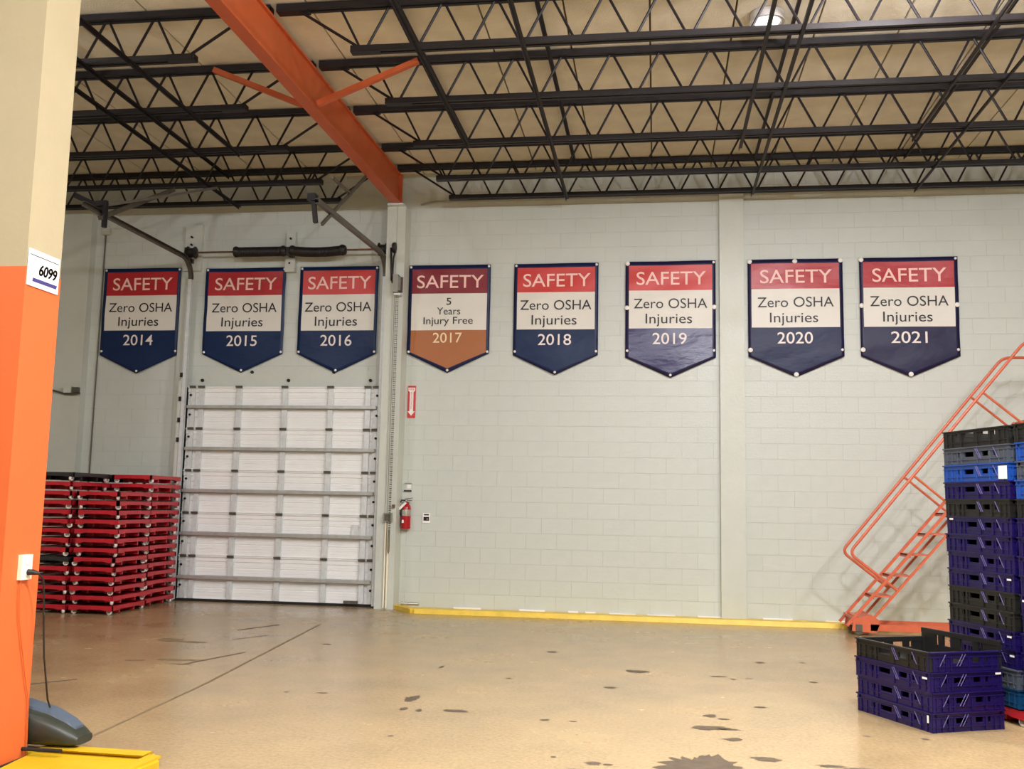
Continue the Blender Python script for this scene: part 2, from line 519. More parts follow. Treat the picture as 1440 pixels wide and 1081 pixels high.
ORD = ['first', 'second', 'third', 'fourth', 'fifth', 'sixth', 'seventh', 'eighth', 'ninth', 'tenth', 'eleventh',
       'twelfth', 'thirteenth', 'fourteenth', 'fifteenth', 'sixteenth', 'seventeenth']
JY = [12.62, 11.83, 10.63, 9.44, 8.27]
ZT, ZB = 5.835, 5.41
PITCHX = 0.4835
web_up = MB().tube([(0, 0, 0), (PITCHX / 2 - 0.05, 0, ZT - ZB - 0.05)], 0.0125, 6).mesh('web_rod', M['blacksteel'], True)
web_dn = MB().tube([(0, 0, 0), (-(PITCHX / 2 - 0.05), 0, ZT - ZB - 0.05)], 0.0125, 6).mesh('web_rod', M['blacksteel'], True)


def joist(y, idx, side):
    s = 1 if side == 'right' else -1
    x_in = -3.475 + s * 0.03                       # bearing on the beam
    x_out = 9.0 if s > 0 else -12.0
    xb = -3.475 + s * 0.765                        # where the bottom chord starts
    lb = ('black bar joist, %s from the block wall, %s side of the orange beam' %
          (ORD[idx], 'stacked-crate' if s > 0 else 'roll-up-door'))
    t = thing('bar_joist', (x_in, y, ZB), lb, 'joist', 'black bar joists')
    o = t.location
    tc = MB(o)
    for dy in (-0.03, 0.03):
        tc.bar((x_in, y + dy, ZT + 0.005), (x_out, y + dy, ZT + 0.005), 0.038, 0.06)
    tc.build('top_chord', M['blacksteel'], t)
    bc = MB(o)
    for dy in (-0.03, 0.03):
        bc.bar((xb, y + dy, ZB), (x_out, y + dy, ZB), 0.036, 0.052)
    bc.bar((xb - s * 0.02, y, ZB), (xb + s * 0.25, y, ZB), 0.085, 0.06)
    bc.build('bottom_chord', M['blacksteel'], t)
    MB(o).box(min(x_in, x_in + s * 0.3), max(x_in, x_in + s * 0.3), y - 0.05, y + 0.05, 5.796, ZT + 0.02).build('bearing_seat', M['blacksteel'], t)
    MB(o).tube([(xb + s * 0.06, y, ZB + 0.02), (x_in + s * 0.22, y, ZT - 0.03)], 0.014, 6).build('end_rod', M['blacksteel'], t, True)
    x = -2.62 if s > 0 else -4.40
    lim = 8.8 if s > 0 else -11.8
    while x * s < lim * s:
        inst('web_rod', web_up, t, (x + 0.03 - o[0], 0, 0.02))
        inst('web_rod', web_dn, t, (x - 0.03 - o[0], 0, 0.02))
        x += s * PITCHX
    return t


for i, y in enumerate(JY):
    joist(y, i, 'right')
    joist(y, i, 'left')

BR = [(-2.10, 0, 'below the joists beside the orange beam, crate side', 5.6, 10.7),
      (-2.30, 1, 'under the top chords beside the orange beam, crate side', 5.6, 11.6),
      (-1.16, 0, 'below the joists midway between orange beam and round lamp', 5.6, 12.70),
      (-1.05, 1, 'under the top chords midway between orange beam and round lamp', 5.6, 12.5),
      (0.93, 0, 'below the joists beside the round lamp, beam side', 5.6, 11.0),
      (1.24, 1, 'under the top chords passing the round lamp', 5.6, 12.55),
      (1.22, 0, 'below the joists reaching the wall above the banner pilaster', 5.6, 12.70),
      (2.76, 0, 'below the joists, shorter of the pair over the ladder side', 5.6, 10.9),
      (3.10, 1, 'under the top chords over the ladder side', 5.6, 12.68),
      (3.22, 0, 'below the joists, longer of the pair over the ladder side', 5.6, 12.70),
      (-4.83, 0, 'below the joists beside the orange beam, door side', 5.6, 10.7),
      (-5.30, 0, 'below the joists, shorter one over the door middle', 5.6, 10.7),
      (-5.70, 0, 'below the joists reaching the wall above the door springs', 5.6, 12.70),
      (-5.86, 1, 'under the top chords over the door springs', 5.6, 12.68)]
for x, top, lb, y0, y1 in BR:
    z = (ZT - 0.0265) if top else (ZB - 0.0275)
    mb = MB()
    mb.box(x - 0.019, x + 0.019, y0, y1, z - 0.006, z)
    mb.box(x - 0.019, x - 0.013, y0, y1, z - 0.034, z - 0.006)
    tag(mb.build('bridging_bar', M['blacksteel']), 'black bridging bar ' + lb, 'bridging bar', 'joist bridging bars')

# thin conduit along the wall just under the roof
tag(MB().tube([(-3.2, 12.96, 5.43), (-3.0, 12.96, 5.47), (9, 12.96, 5.475)], 0.012, 6).build('wall_conduit', M['greybox'], None, True),
    'thin grey conduit running along the top of the block wall above the banners', 'conduit')

# small round lamp in the deck
t = thing('round_lamp', (1.0, 8.89, 5.79), 'small round ceiling lamp with a bright white lens between the joists', 'lamp')
MB((0, 0, 0)).lathe((0, 0, 0), [(0.155, 0.085), (0.16, 0.0), (0.135, 0.004), (0.12, 0.03), (0.08, 0.08)], 24).build('reflector', M['alu'], t, True)
MB((0, 0, 0)).lathe((0, 0, 0), [(0.118, 0.012), (0.113, 0.004), (0.06, -0.002), (0.01, -0.003)], 24).build('lens', M['skyglow'], t, True)

for i, (x, y, z, w, c) in enumerate(LAMPS):
    where = ['beside the round lamp over the open floor', 'over the middle of the floor', 'over the red dollies side of the room',
             'above the photographer', 'over the crate side of the room', 'behind the orange column', 'at the rear of the room'][i]
    t = thing('high_bay_lamp', (x, y, z), 'pendant high bay ceiling lamp hanging ' + where, 'lamp', 'high bay lamps')
    MB().lathe((0, 0, 0), [(0.09, 0.30), (0.10, 0.32), (0.10, 0.46), (0.06, 0.50)], 16).build('ballast_housing', M['alu'], t, True)
    MB().cyl((0, 0, 0.50), (0, 0, DECK_Z - z), 0.008, 6).build('hanger_rod', M['greybox'], t)
    ring = [(0.26 * math.cos(2 * math.pi * q / 24), 0.26 * math.sin(2 * math.pi * q / 24), -0.06) for q in range(25)]
    MB().tube(ring, 0.008, 6, False).build('guard_ring', M['alu'], t, True)
    for q in range(3):
        a = 2 * math.pi * q / 3
        MB().tube([(0.08 * math.cos(a), 0.08 * math.sin(a), 0.31), (0.26 * math.cos(a), 0.26 * math.sin(a), -0.06)], 0.005, 6).build('guard_wire', M['alu'], t, True)
    ld = bpy.data.lights.new('lamp_light', 'AREA')
    ld.shape = 'DISK'
    ld.size = 0.5
    ld.energy = w * DOWN
    ld.color = c
    lo = link(bpy.data.objects.new('lamp_light', ld), t)
    lo.location = (0, 0, -0.07)
    ld = bpy.data.lights.new('lamp_bulb_light', 'POINT')
    ld.shadow_soft_size = 0.16
    ld.energy = w * ROUND
    ld.color = c
    lo = link(bpy.data.objects.new('lamp_bulb_light', ld), t)
    lo.location = (0, 0, 0.12)

# ------------------------------------------------------------------ banners
TXT = {}


def text_mesh(body, bold=0.0):
    key = (body, bold)
    if key not in TXT:
        cu = bpy.data.curves.new('txt', 'FONT')
        cu.body = body
        cu.resolution_u = 5
        cu.offset = bold
        ob = bpy.data.objects.new('txt', cu)
        COL.objects.link(ob)
        dg = bpy.context.evaluated_depsgraph_get()
        me = bpy.data.meshes.new_from_object(ob.evaluated_get(dg))
        vs_ = [v.co.copy() for v in me.vertices]
        fs = [tuple(p.vertices) for p in me.polygons]
        bpy.data.objects.remove(ob)
        bpy.data.curves.remove(cu)
        bpy.data.meshes.remove(me)
        TXT[key] = (vs_, fs)
    return TXT[key]


def lettering(name, body, cx, base, width, cap, surf, m, parent, slant=0.0, bold=0.0):
    """flat print: text scaled to a width and a capital height; surf(u, w) -> point"""
    vs_, fs = text_mesh(body, bold)
    x0, x1 = min(v.x for v in vs_), max(v.x for v in vs_)
    H0 = max(v.y for v in text_mesh('E')[0])
    sx, sz = width / (x1 - x0), cap / H0
    out = []
    for v in vs_:
        w = v.y * sz
        out.append(surf(cx + (v.x - (x0 + x1) / 2) * sx + slant * w, base + w))
    mb = MB()
    mb.add(out, fs)
    me = bpy.data.meshes.new(name)
    me.from_pydata(mb.v, [], mb.f)
    me.materials.append(m)
    me.update()
    return link(bpy.data.objects.new(name, me), parent)


def banner(year, x0, x1, ztop, ztip, mats, lines, grom, seed, look, yb=12.968, tilt=0.0):
    rn = random.Random(seed)
    W, H = x1 - x0, ztop - ztip
    xc = (x0 + x1) / 2
    t = thing('safety_banner', (xc, yb, ztop), look, 'banner', 'safety banners on the block wall')
    zs = H - 0.265                                   # drop of the side edge
    ph = [rn.uniform(0, 6.28) for _ in range(4)]

    def wave(u, w):
        return (0.005 * math.sin(5.1 * u + ph[0] + 3.0 * w) + 0.004 * math.sin(9 * w + ph[1] + 2 * u)
                + 0.0025 * math.sin(17 * w - 6 * u + ph[2]))

    def surf(u, w):
        return (u, wave(u, w) - 0.0065, w + tilt * u)
    nx = 28
    xs = sorted(set([-W / 2, -W / 2 + 0.045, W / 2 - 0.045, W / 2] +
                    [-W / 2 + 0.045 + (W - 0.09) * k / nx for k in range(1, nx)]))
    # (row key, drop at the edge, drop at the centre)
    zr, zw, zl = 0.055, 0.392, 0.895
    rows = [(0.0, 0.0, 0), (zr, zr, 1)]
    rows += [(zr + (zw - zr) * k / 6, zr + (zw - zr) * k / 6, 1) for k in range(1, 6)] + [(zw, zw, 2)]
    rows += [(zw + (zl - zw) * k / 8, zw + (zl - zw) * k / 8, 2) for k in range(1, 8)] + [(zl, zl, 3)]
    rows += [(zl + (zs - 0.035 - zl) * k / 9, zl + (H - 0.06 - zl) * k / 9, 3) for k in range(1, 9)]
    rows += [(zs - 0.035, H - 0.06, 0), (zs, H, 0)]
    v, f, mi = [], [], []
    for (de, dc, _) in rows:
        for x in xs:
            q = 1 - abs(x) / (W / 2)
            d = de + (dc - de) * q
            v.append((x, wave(x, -d), -d + tilt * x))
    n = len(xs)
    for r in range(len(rows) - 1):
        for c in range(n - 1):
            f.append((r * n + c, (r + 1) * n + c, (r + 1) * n + c + 1, r * n + c + 1))
            xm = (xs[c] + xs[c + 1]) / 2
            mi.append(0 if abs(xm) > W / 2 - 0.045 else rows[r][2])
    me = bpy.data.meshes.new('cloth')
    me.from_pydata(v, [], f)
    for m_ in mats[:4]:
        me.materials.append(m_)
    me.polygons.foreach_set('material_index', mi)
    me.polygons.foreach_set('use_smooth', [True] * len(f))
    me.update()
    ob = link(bpy.data.objects.new('cloth', me), t)
    sol = ob.modifiers.new('thick', 'SOLIDIFY')
    sol.thickness = 0.0015
    sol.offset = 1.0
    for body, cx, base, w, cap, m_ in lines:
        lettering('lettering', body, cx, base, w, cap, surf, m_, t, bold=0.0 if m_ is M['printblack'] else 0.004)
    gm = MB().lathe((0, 0, 0), [(0.017, 0.0), (0.017, 0.004), (0.012, 0.008), (0.004, 0.008)], 12, 'Y').mesh('grommet', M['grommet'], True)
    gbig = MB().lathe((0, 0, 0), [(0.03, 0.0), (0.03, 0.006), (0.02, 0.012), (0.004, 0.012)], 14, 'Y').mesh('grommet', M['grommet'], True)
    for (u, w, big) in grom:
        if w is None:
            w = -H + 0.035
        inst('grommet', gbig if big else gm, t, (u, wave(u, w) - 0.002, w + tilt * u))
    return t


def std_lines(year, wht=None, pink=None):
    p, q = pink or M['printpink'], wht or M['printwhite']
    return [('SAFETY', 0.01, -0.315, 0.90, 0.172, p), ('Zero OSHA', 0.0, -0.63, 0.95, 0.128, M['printblack']),
            ('Injuries', -0.02, -0.83, 0.60, 0.128, M['printblack']), (year, -0.01, -1.105, 0.44, 0.145, q)]


def corners(W, big=(), mid=False, H=1.215):
    g = [(-W / 2 + 0.025, -0.025, 0 in big), (W / 2 - 0.025, -0.025, 1 in big), (-W / 2 + 0.025, -1.19, 2 in big),
         (W / 2 - 0.025, -1.19, 3 in big), (0, None, 4 in big)]
    if mid:
        g += [(-W / 2 + 0.02, -0.62, True), (W / 2 - 0.02, -0.62, True)]
    return g


nv, nt_, vi, dn = M['navy'], M['navyteal'], M['violet'], M['deepnavy']
BAN = [
    ('2014', -7.80, -6.642, 4.602, 3.093, [nt_, M['bred'], M['bwhite'], nt_], None, (), 'banner reading SAFETY Zero OSHA Injuries 2014 hanging beside the roll-up door'),
    ('2015', -6.268, -5.093, 4.584, 3.105, [nt_, M['bred'], M['bwhite'], nt_], None, (), 'wrinkled banner reading SAFETY Zero OSHA Injuries 2015 above the roll-up door'),
    ('2016', -4.886, -3.765, 4.584, 3.104, [nt_, M['bredb'], M['bwhite'], nt_], None, (), 'banner reading SAFETY Zero OSHA Injuries 2016 above the roll-up door'),
    ('2017', -3.22, -2.208, 4.58, 3.104, [nv, M['bmaroon'], M['bwhite'], M['brown']], None, (), 'banner with a brown foot reading SAFETY 5 Years Injury Free 2017'),
    ('2018', -1.887, -0.758, 4.581, 3.076, [nv, M['bredb'], M['bwhite'], nt_], None, (), 'banner reading SAFETY Zero OSHA Injuries 2018 on the block wall'),
    ('2019', -0.40, 0.767, 4.587, 3.04, [dn, M['bredb'], M['bwhite'], vi], None, (0,), 'violet-blue banner reading SAFETY Zero OSHA Injuries 2019 beside the pilaster'),
    ('2020', 1.177, 2.367, 4.589, 3.05, [dn, M['bred'], M['bwhite'], nv], None, (0, 1, 2, 4), 'creased banner reading SAFETY Zero OSHA Injuries 2020 beside the pilaster'),
    ('2021', 2.57, 3.766, 4.589, 3.052, [dn, M['bred'], M['bwhite'], dn], None, (0, 2, 4), 'banner reading SAFETY Zero OSHA Injuries 2021 above the orange ladder'),
]
for i, (yr, x0, x1, zt, zp, ms, _, big, lb) in enumerate(BAN):
    if yr == '2017':
        x0 = -3.335
        lines = [('SAFETY', 0.01, -0.315, 0.92, 0.172, M['printpink']), ('5', 0.0, -0.55, 0.065, 0.095, M['printblack']),
                 ('Years', 0.0, -0.683, 0.32, 0.095, M['printblack']), ('Injury Free', -0.005, -0.812, 0.68, 0.095, M['printblack']),
                 ('2017', -0.01, -1.065, 0.40, 0.132, M['printcream'])]
    else:
        lines = std_lines(yr)
    W = x1 - x0
    g = corners(W, big, mid=yr in ('2019', '2021'))
    if yr == '2020':
        g.append((0.0, -0.03, True))
    banner(yr, x0, x1, zt, zp, ms, lines, g, 40 + i, lb)

# ------------------------------------------------------------------ sectional roll-up door
door = thing('door_1', (-5.0, 12.9, 0), 'white sectional roll-up door with galvanised stiles and struts', 'door')
del door['category']
tag(door, kind='structure')
DX0, DX1 = -6.40, -3.665
DZ = [0.03, 0.612, 1.187, 1.759, 2.330, 2.905]
STX = [-6.315, -6.19, -5.645, -4.99, -4.345, -3.825, -3.712]
o = door.location
for k in range(5):
    z0, z1 = DZ[k], DZ[k + 1]
    h = z1 - z0
    # ribbed skin: profile in (y, z) drawn along x
    prof = []
    zz = [0.0, 0.02, 0.028, 0.24, 0.25, 0.262, 0.272, 0.46, 0.47, 0.482, 0.492, 0.70, 0.71, 0.722, 0.732, 0.86, 0.872, 0.972, 0.98, 1.0]
    yy = [0, 0, .012, .012, .02, .02, .012, .012, .02, .02, .012, .012, .02, .02, .012, .012, 0, 0, .006, .006]
    ribs = [0.10, 0.17, 0.33, 0.40, 0.56, 0.63, 0.79]
    for a, b in zip(zz, yy):
        prof.append((b, a))
    for r_ in ribs:
        prof += [(.012, r_ - .006), (.008, r_ - .003), (.008, r_ + .003), (.012, r_ + .006)]
    prof.sort(key=lambda q: q[1])
    mb = MB(o)
    v = []
    for (y, z) in prof:
        v += [(DX0, 12.9 + y, z0 + z * (h - 0.004)), (DX1, 12.9 + y, z0 + z * (h - 0.004))]
    n = len(prof)
    fs = [(2 * i, 2 * i + 1, 2 * i + 3, 2 * i + 2) for i in range(n - 1)]
    b0 = len(v)
    v += [(DX0, 12.945, z0), (DX1, 12.945, z0), (DX0, 12.945, z0 + h - 0.004), (DX1, 12.945, z0 + h - 0.004)]
    fs += [(b0, b0 + 1, b0 + 3, b0 + 2), (0, 1, b0 + 1, b0), (2 * n - 2, 2 * n - 1, b0 + 3, b0 + 2)]
    mb.add(v, fs)
    sec = mb.build('door_section', M['doorwhite'], door)
    # top edge lip of the section
    MB(o).box(DX0, DX1, 12.885, 12.905, z1 - 0.022, z1 - 0.004).build('section_lip', M['doorwhite'], sec)
    for j, sxp in enumerate(STX):
        w = 0.030 if j in (0, 6) else (0.035 if j in (1, 5) else 0.034)
        s = MB(o)
        s.box(sxp - w, sxp + w, 12.868, 12.90, z0 + 0.01, z1 - 0.035)
        s.prism([(sxp - w, 12.868, z1 - 0.035), (sxp + w, 12.868, z1 - 0.035), (sxp + w * 0.55, 12.868, z1 - 0.01),
                 (sxp - w * 0.55, 12.868, z1 - 0.01)], (0, 0.032, 0))
        s.build('stile', M['galv'], sec)
        hb = MB(o)
        hb.box(sxp - w - 0.012, sxp + w + 0.012, 12.850, 12.868, z1 - 0.028, z1 - 0.010)
        hb.cyl((sxp - w - 0.014, 12.852, z1 - 0.002), (sxp + w + 0.014, 12.852, z1 - 0.002), 0.008, 8)
        hb.build('hinge', M['galvdark'], sec)
    zc = z0 + 0.505 * h
    st = MB(o)
    st.box(DX0 + 0.03, DX1 - 0.03, 12.820, 12.866, zc + 0.010, zc + 0.016)
    st.box(DX0 + 0.03, DX1 - 0.03, 12.820, 12.866, zc - 0.022, zc - 0.016)
    st.box(DX0 + 0.03, DX1 - 0.03, 12.816, 12.822, zc - 0.022, zc + 0.016)
    st.box(DX0 + 0.03, DX1 - 0.03, 12.860, 12.867, zc - 0.030, zc + 0.024)
    st.build('strut', M['strut'], sec)
    for xx_ in (DX0 + 0.06, DX1 - 0.03):
        for zz_ in (zc + 0.16, zc - 0.11):
            MB(o).cyl((xx_, 12.868, zz_), (xx_, 12.850, zz_), 0.016, 8).build('roller_bolt', M['rubber'], sec)
MB(o).box(DX0 - 0.01, DX1 + 0.01, 12.88, 12.94, 0.0, 0.034).build('bottom_seal', M['rubber'], door)
MB(o).box(-4.05, -3.86, 12.845, 12.88, 0.035, 0.075).build('lift_handle', M['galvdark'], door)
MB(o).box(-3.99, -3.90, 12.885, 12.90, 0.92, 1.06).build('latch_plate', M['galv'], door)
MB(o).box(-6.45, DX0, 12.93, 12.97, 0, 2.9).build('side_gap', M['rubber'], door)
MB(o).box(DX1, -3.595, 12.93, 12.97, 0, 2.9).build('side_gap', M['rubber'], door)


# door tracks: swept U profile, up the wall, round the bend, out under the roof
def track(xc, side, zend, yend, label):
    t = thing('door_track', (xc, 12.8, 0), label, 'door track', 'door tracks')
    o = t.location
    path = [(12.83, 0.02)] + [(12.83, z) for z in (1.5, 3.0, 4.40)]
    R_, n = 0.27, 9
    zc = 4.40
    for k in range(1, n + 1):
        a = math.pi / 2 * k / n
        path.append((12.83 - R_ * (1 - math.cos(a)), zc + R_ * math.sin(a)))
    path.append((yend, zend))
    prof = [(-0.025, -0.028), (0.025, -0.028), (0.025, -0.022), (-0.019, -0.022), (-0.019, 0.022), (0.025, 0.022), (0.025, 0.028), (-0.025, 0.028)]
    if side > 0:
        prof = [(-a, b) for a, b in prof]

    def sweep(pts):
        v, f = [], []
        m_ = len(prof)
        for i, (y, z) in enumerate(pts):
            if i == 0:
                d = Vector((pts[1][0] - y, pts[1][1] - z))
            elif i == len(pts) - 1:
                d = Vector((y - pts[i - 1][0], z - pts[i - 1][1]))
            else:
                d = (Vector((pts[i + 1][0] - y, pts[i + 1][1] - z)).normalized() + Vector((y - pts[i - 1][0], z - pts[i - 1][1])).normalized())
            d.normalize()
            nrm = Vector((d.y, -d.x))
            for (a, b) in prof:
                v.append((xc + a, y + nrm.x * b, z + nrm.y * b))
        for i in range(len(pts) - 1):
            for k in range(m_):
                a, b = i * m_ + k, i * m_ + (k + 1) % m_
                f.append((a, b, b + m_, a + m_))
        f.append(tuple(range(m_)))
        f.append(tuple((len(pts) - 1) * m_ + k for k in range(m_)))
        return MB(o).add(v, f)
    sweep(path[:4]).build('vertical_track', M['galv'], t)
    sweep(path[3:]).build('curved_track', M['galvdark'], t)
    s = -1 if side < 0 else 1
    MB(o).box(min(xc + s * 0.03, xc + s * 0.036), max(xc + s * 0.03, xc + s * 0.036), 12.80, 12.95, 0.02, 4.3).build('wall_angle', M['galv'], t)
    ha = MB(o)
    ha.box(xc - 0.03, xc + 0.03, 12.78, 12.83, 4.62, 4.68)
    ha.build('track_bracket', M['greasysteel'], t)
    return t


tl = track(-6.425, -1, 4.66, 10.15, 'curved steel door track beside the red dollies')
tr = track(-3.635, 1, 4.59, 10.05, 'curved steel door track beside the orange beam pilaster')
o = tl.location
MB(o).bar((-6.37, 10.5, 4.80), (-6.37, 10.5, 4.48), 0.045, 0.05, (0, 1, 0)).build('hanger', M['blacksteel'], tl)
MB(o).bar((-6.40, 10.45, 4.58), (-6.22, 11.80, 5.35), 0.05, 0.05).build('hanger_brace', M['galvdark'], tl)
MB(o).bar((-6.40, 10.6, 4.78), (-5.62, 11.80, 5.36), 0.03, 0.03).build('hanger_brace', M['galvdark'], tl)
MB(o).bar((-6.52, 10.10, 4.75), (-6.42, 10.30, 4.71), 0.04, 0.05).build('end_stop', M['blacksteel'], tl)
MB(o).bar((-6.47, 10.35, 4.72), (-6.38, 10.5, 4.78), 0.04, 0.05).build('end_stop', M['blacksteel'], tl)
o = tr.location
MB(o).bar((-3.70, 10.1, 4.66), (-3.66, 10.1, 4.36), 0.045, 0.05, (0, 1, 0)).build('hanger', M['blacksteel'], tr)
MB(o).bar((-3.66, 10.3, 4.40), (-3.55, 11.5, 5.345), 0.03, 0.035).build('hanger_brace', M['galvdark'], tr)
MB(o).bar((-3.58, 10.35, 4.95), (-3.60, 11.1, 5.0), 0.03, 0.03).build('hanger_brace', M['galvdark'], tr)
MB(o).box(-3.75, -3.66, 10.05, 10.15, 4.60, 4.68).build('end_stop', M['blacksteel'], tr)

# torsion spring shaft over the door
ts = thing('spring_shaft', (-5.0, 12.78, 4.76), 'dark torsion spring shaft with cable drums above the roll-up door', 'door spring')
o = ts.location
SY, SZ = 12.76, 4.762
MB(o).cyl((-6.48, SY, SZ), (-3.36, SY, SZ), 0.014, 10).build('shaft', M['rust'], ts, True)
for (a, b, sag) in ((-5.74, -5.06, 0.0), (-4.93, -4.22, 0.02)):
    mb = MB(o)
    n = 44
    pts, rr = [], []
    for k in range(n * 2 + 1):
        u = k / (n * 2)
        pts.append((a + (b - a) * u, SY, SZ - 0.004 - sag * math.sin(math.pi * u)))
        rr.append(0.069 if k % 2 else 0.063)
    mb.tube(pts, rr, 18)
    sp = mb.build('torsion_spring', M['greasysteel'], ts, True)
    for e in (a, b):
        MB(o).lathe((e, SY, SZ), [(0.03, -0.05), (0.072, -0.03), (0.078, 0.0), (0.06, 0.04), (0.03, 0.05)], 16, 'X').build('spring_cone', M['greasysteel'], sp, True)
for e, s in ((-6.40, 1), (-3.66, -1)):
    MB(o).lathe((e, SY, SZ), [(0.03, -0.07), (0.09, -0.055), (0.09, -0.045), (0.065, -0.035), (0.065, 0.04), (0.085, 0.05), (0.085, 0.06), (0.03, 0.075)],
                18, 'X').build('cable_drum', M['greasysteel'], ts, True)
    MB(o).prism([(e - s * 0.09, 12.70, SZ - 0.09), (e - s * 0.09, 12.95, SZ - 0.13), (e - s * 0.09, 12.95, SZ + 0.11), (e - s * 0.09, 12.72, SZ + 0.07)],
                (0.008, 0, 0)).build('end_bearing_plate', M['galvdark'], ts)
MB(o).box(-5.03, -4.96, 12.72, 12.93, SZ - 0.05, SZ + 0.05).build('center_bearing', M['greasysteel'], ts)
MB(o).lathe((-3.48, SY - 0.06, SZ), [(0.02, -0.03), (0.07, -0.022), (0.075, 0.0), (0.07, 0.022), (0.02, 0.03)], 18, 'X').build('chain_wheel', M['greasysteel'], ts, True)
MB(o).tube([(-3.53, SY - 0.06, SZ), (-3.51, 12.66, 4.6), (-3.495, 12.65, 4.30)], 0.014, 6).build('drive_chain', M['greasysteel'], ts, True)
MB(o).tube([(-3.46, SY - 0.06, SZ), (-3.48, 12.66, 4.6), (-3.485, 12.65, 4.27)], 0.012, 6).build('drive_chain', M['greasysteel'], ts, True)

t = thing('chain_hoist_box', (-3.365, 12.5, 4.22), 'small grey metal hoist box on the pilaster beside the 2017 banner', 'box')
o = t.location
MB(o).box(-3.415, -3.345, 12.42, 12.548, 4.11, 4.35).build('housing', M['greybox'], t)
MB(o).prism([(-3.345, 12.42, 4.13), (-3.345, 12.548, 4.13), (-3.345, 12.548, 4.34), (-3.345, 12.42, 4.31)], (0.035, 0.01, 0)).build('side_cover', M['galvdark'], t)
MB(o).box(-3.40, -3.31, 12.44, 12.548, 4.075, 4.10).build('bottom_bracket', M['galv'], t)
mb = MB()
for (xa, za, xb_, zb_) in ((-3.375, 4.08, -3.372, 1.0), (-3.350, 4.08, -3.358, 1.0)):
    n = 110
    for k in range(n):
        u0, u1 = k / n, (k + 0.62) / n
        p0 = (xa + (xb_ - xa) * u0, 12.475, za + (zb_ - za) * u0)
        p1 = (xa + (xb_ - xa) * u1, 12.475, za + (zb_ - za) * u1)
        mb.bar(p0, p1, 0.014 if k % 2 else 0.007, 0.007 if k % 2 else 0.014, (0, 1, 0))
mb.tube([(-3.372, 12.475, 1.0), (-3.374, 12.475, 0.72), (-3.366, 12.475, 0.69), (-3.358, 12.475, 0.72), (-3.358, 12.475, 1.0)], 0.006, 6)
tag(mb.build('pull_chain', M['galvdark']), 'long steel pull chain hanging down the front of the pilaster by the door', 'chain')
t = MB().box(-3.345, -3.315, 12.50, 12.548, 1.28, 1.32).build('chain_keeper', M['rust'])
tag(t, 'small brown chain keeper hook on the pilaster', 'hook')
t = thing('wall_switch_box', (-3.40, 12.52, 1.15), 'square grey switch box with conduits on the pilaster by the door', 'switch box')
o = t.location
MB(o).box(-3.452, -3.345, 12.49, 12.548, 1.095, 1.21).build('box_body', M['greybox'], t)
MB(o).box(-3.437, -3.360, 12.484, 12.492, 1.11, 1.195).build('cover', M['galvdark'], t)
for xp in (-3.428, -3.392):
    MB(o).cyl((xp, 12.53, 0.0), (xp, 12.53, 1.1), 0.011, 8).build('conduit', M['ivory'], t, True)
MB(o).cyl((-3.428, 12.53, 1.2), (-3.428, 12.53, 4.05), 0.009, 8).build('conduit', M['trimpaint'], t, True)

for ob_ in list(COL.objects):                   # these hang on the front face of the beam pilaster
    if ob_.name in ('chain_hoist_box', 'pull_chain', 'chain_keeper', 'wall_switch_box'):
        ob_.location = Vector(ob_.location) + Vector((-0.04, 0.149, 0.02))
# conduits and boxes at the far pilaster
t = thing('junction_box', (-8.09, 12.84, 2.86), 'grey junction box with cable stub on the pilaster behind the red dollies', 'junction box')
o = t.location
MB(o).box(-8.20, -8.09, 12.79, 12.858, 2.80, 2.90).build('box_body', M['trimpaint'], t)
MB(o).box(-8.08, -7.99, 12.80, 12.858, 2.81, 2.88).build('connector', M['galvdark'], t)
MB(o).tube([(-8.4, 12.83, 2.84), (-8.2, 12.83, 2.79), (-8.05, 12.82, 2.785), (-7.97, 12.83, 2.80)], 0.014, 8).build('cable_stub', M['galvdark'], t, True)
t = thing('wall_conduit_drop', (-7.81, 12.98, 0), 'thin vertical conduit dropping from a small box beside the 2014 banner', 'conduit')
o = t.location
MB(o).box(-7.87, -7.77, 12.93, 12.995, 5.10, 5.23).build('top_box', M['trimpaint'], t)
MB(o).cyl((-7.84, 12.985, 0.0), (-7.84, 12.985, 5.1), 0.010, 8).build('pipe', M['galvdark'], t, True)

# ------------------------------------------------------------------ fire extinguisher and notices
t = thing('fire_extinguisher', (-3.27, 12.915, 1.02), 'red fire extinguisher hung on the block wall beside the pilaster', 'fire extinguisher')
o = t.location
ex, ey = -3.262, 12.92
MB(o).lathe((ex, ey, 1.02), [(0.04, 0.0), (0.060, 0.008), (0.062, 0.02), (0.062, 0.27), (0.052, 0.31), (0.03, 0.335), (0.022, 0.345), (0.022, 0.36)], 22).build('cylinder', M['extred'], t, True)
MB(o).lathe((ex, ey, 1.02), [(0.0628, 0.175), (0.0632, 0.18), (0.0632, 0.25), (0.0628, 0.255)], 22).build('label_band', M['chrome'], t, True)
MB(o).lathe((ex, ey, 1.38), [(0.02, 0), (0.02, 0.03), (0.012, 0.035)], 12).build('valve', M['chrome'], t, True)
MB(o).bar((ex - 0.02, ey, 1.415), (ex + 0.085, ey - 0.01, 1.43), 0.018, 0.008).build('handle', M['galvdark'], t)
MB(o).bar((ex + 0.0, ey, 1.40), (ex + 0.075, ey - 0.01, 1.395), 0.018, 0.007).build('handle', M['galvdark'], t)
MB(o).tube([(ex - 0.015, ey, 1.395), (ex - 0.06, ey - 0.01, 1.40), (ex - 0.09, ey - 0.01, 1.36), (ex - 0.085, ey - 0.02, 1.28), (ex - 0.066, ey - 0.03, 1.20)], 0.009, 8).build('hose', M['rubber'], t, True)
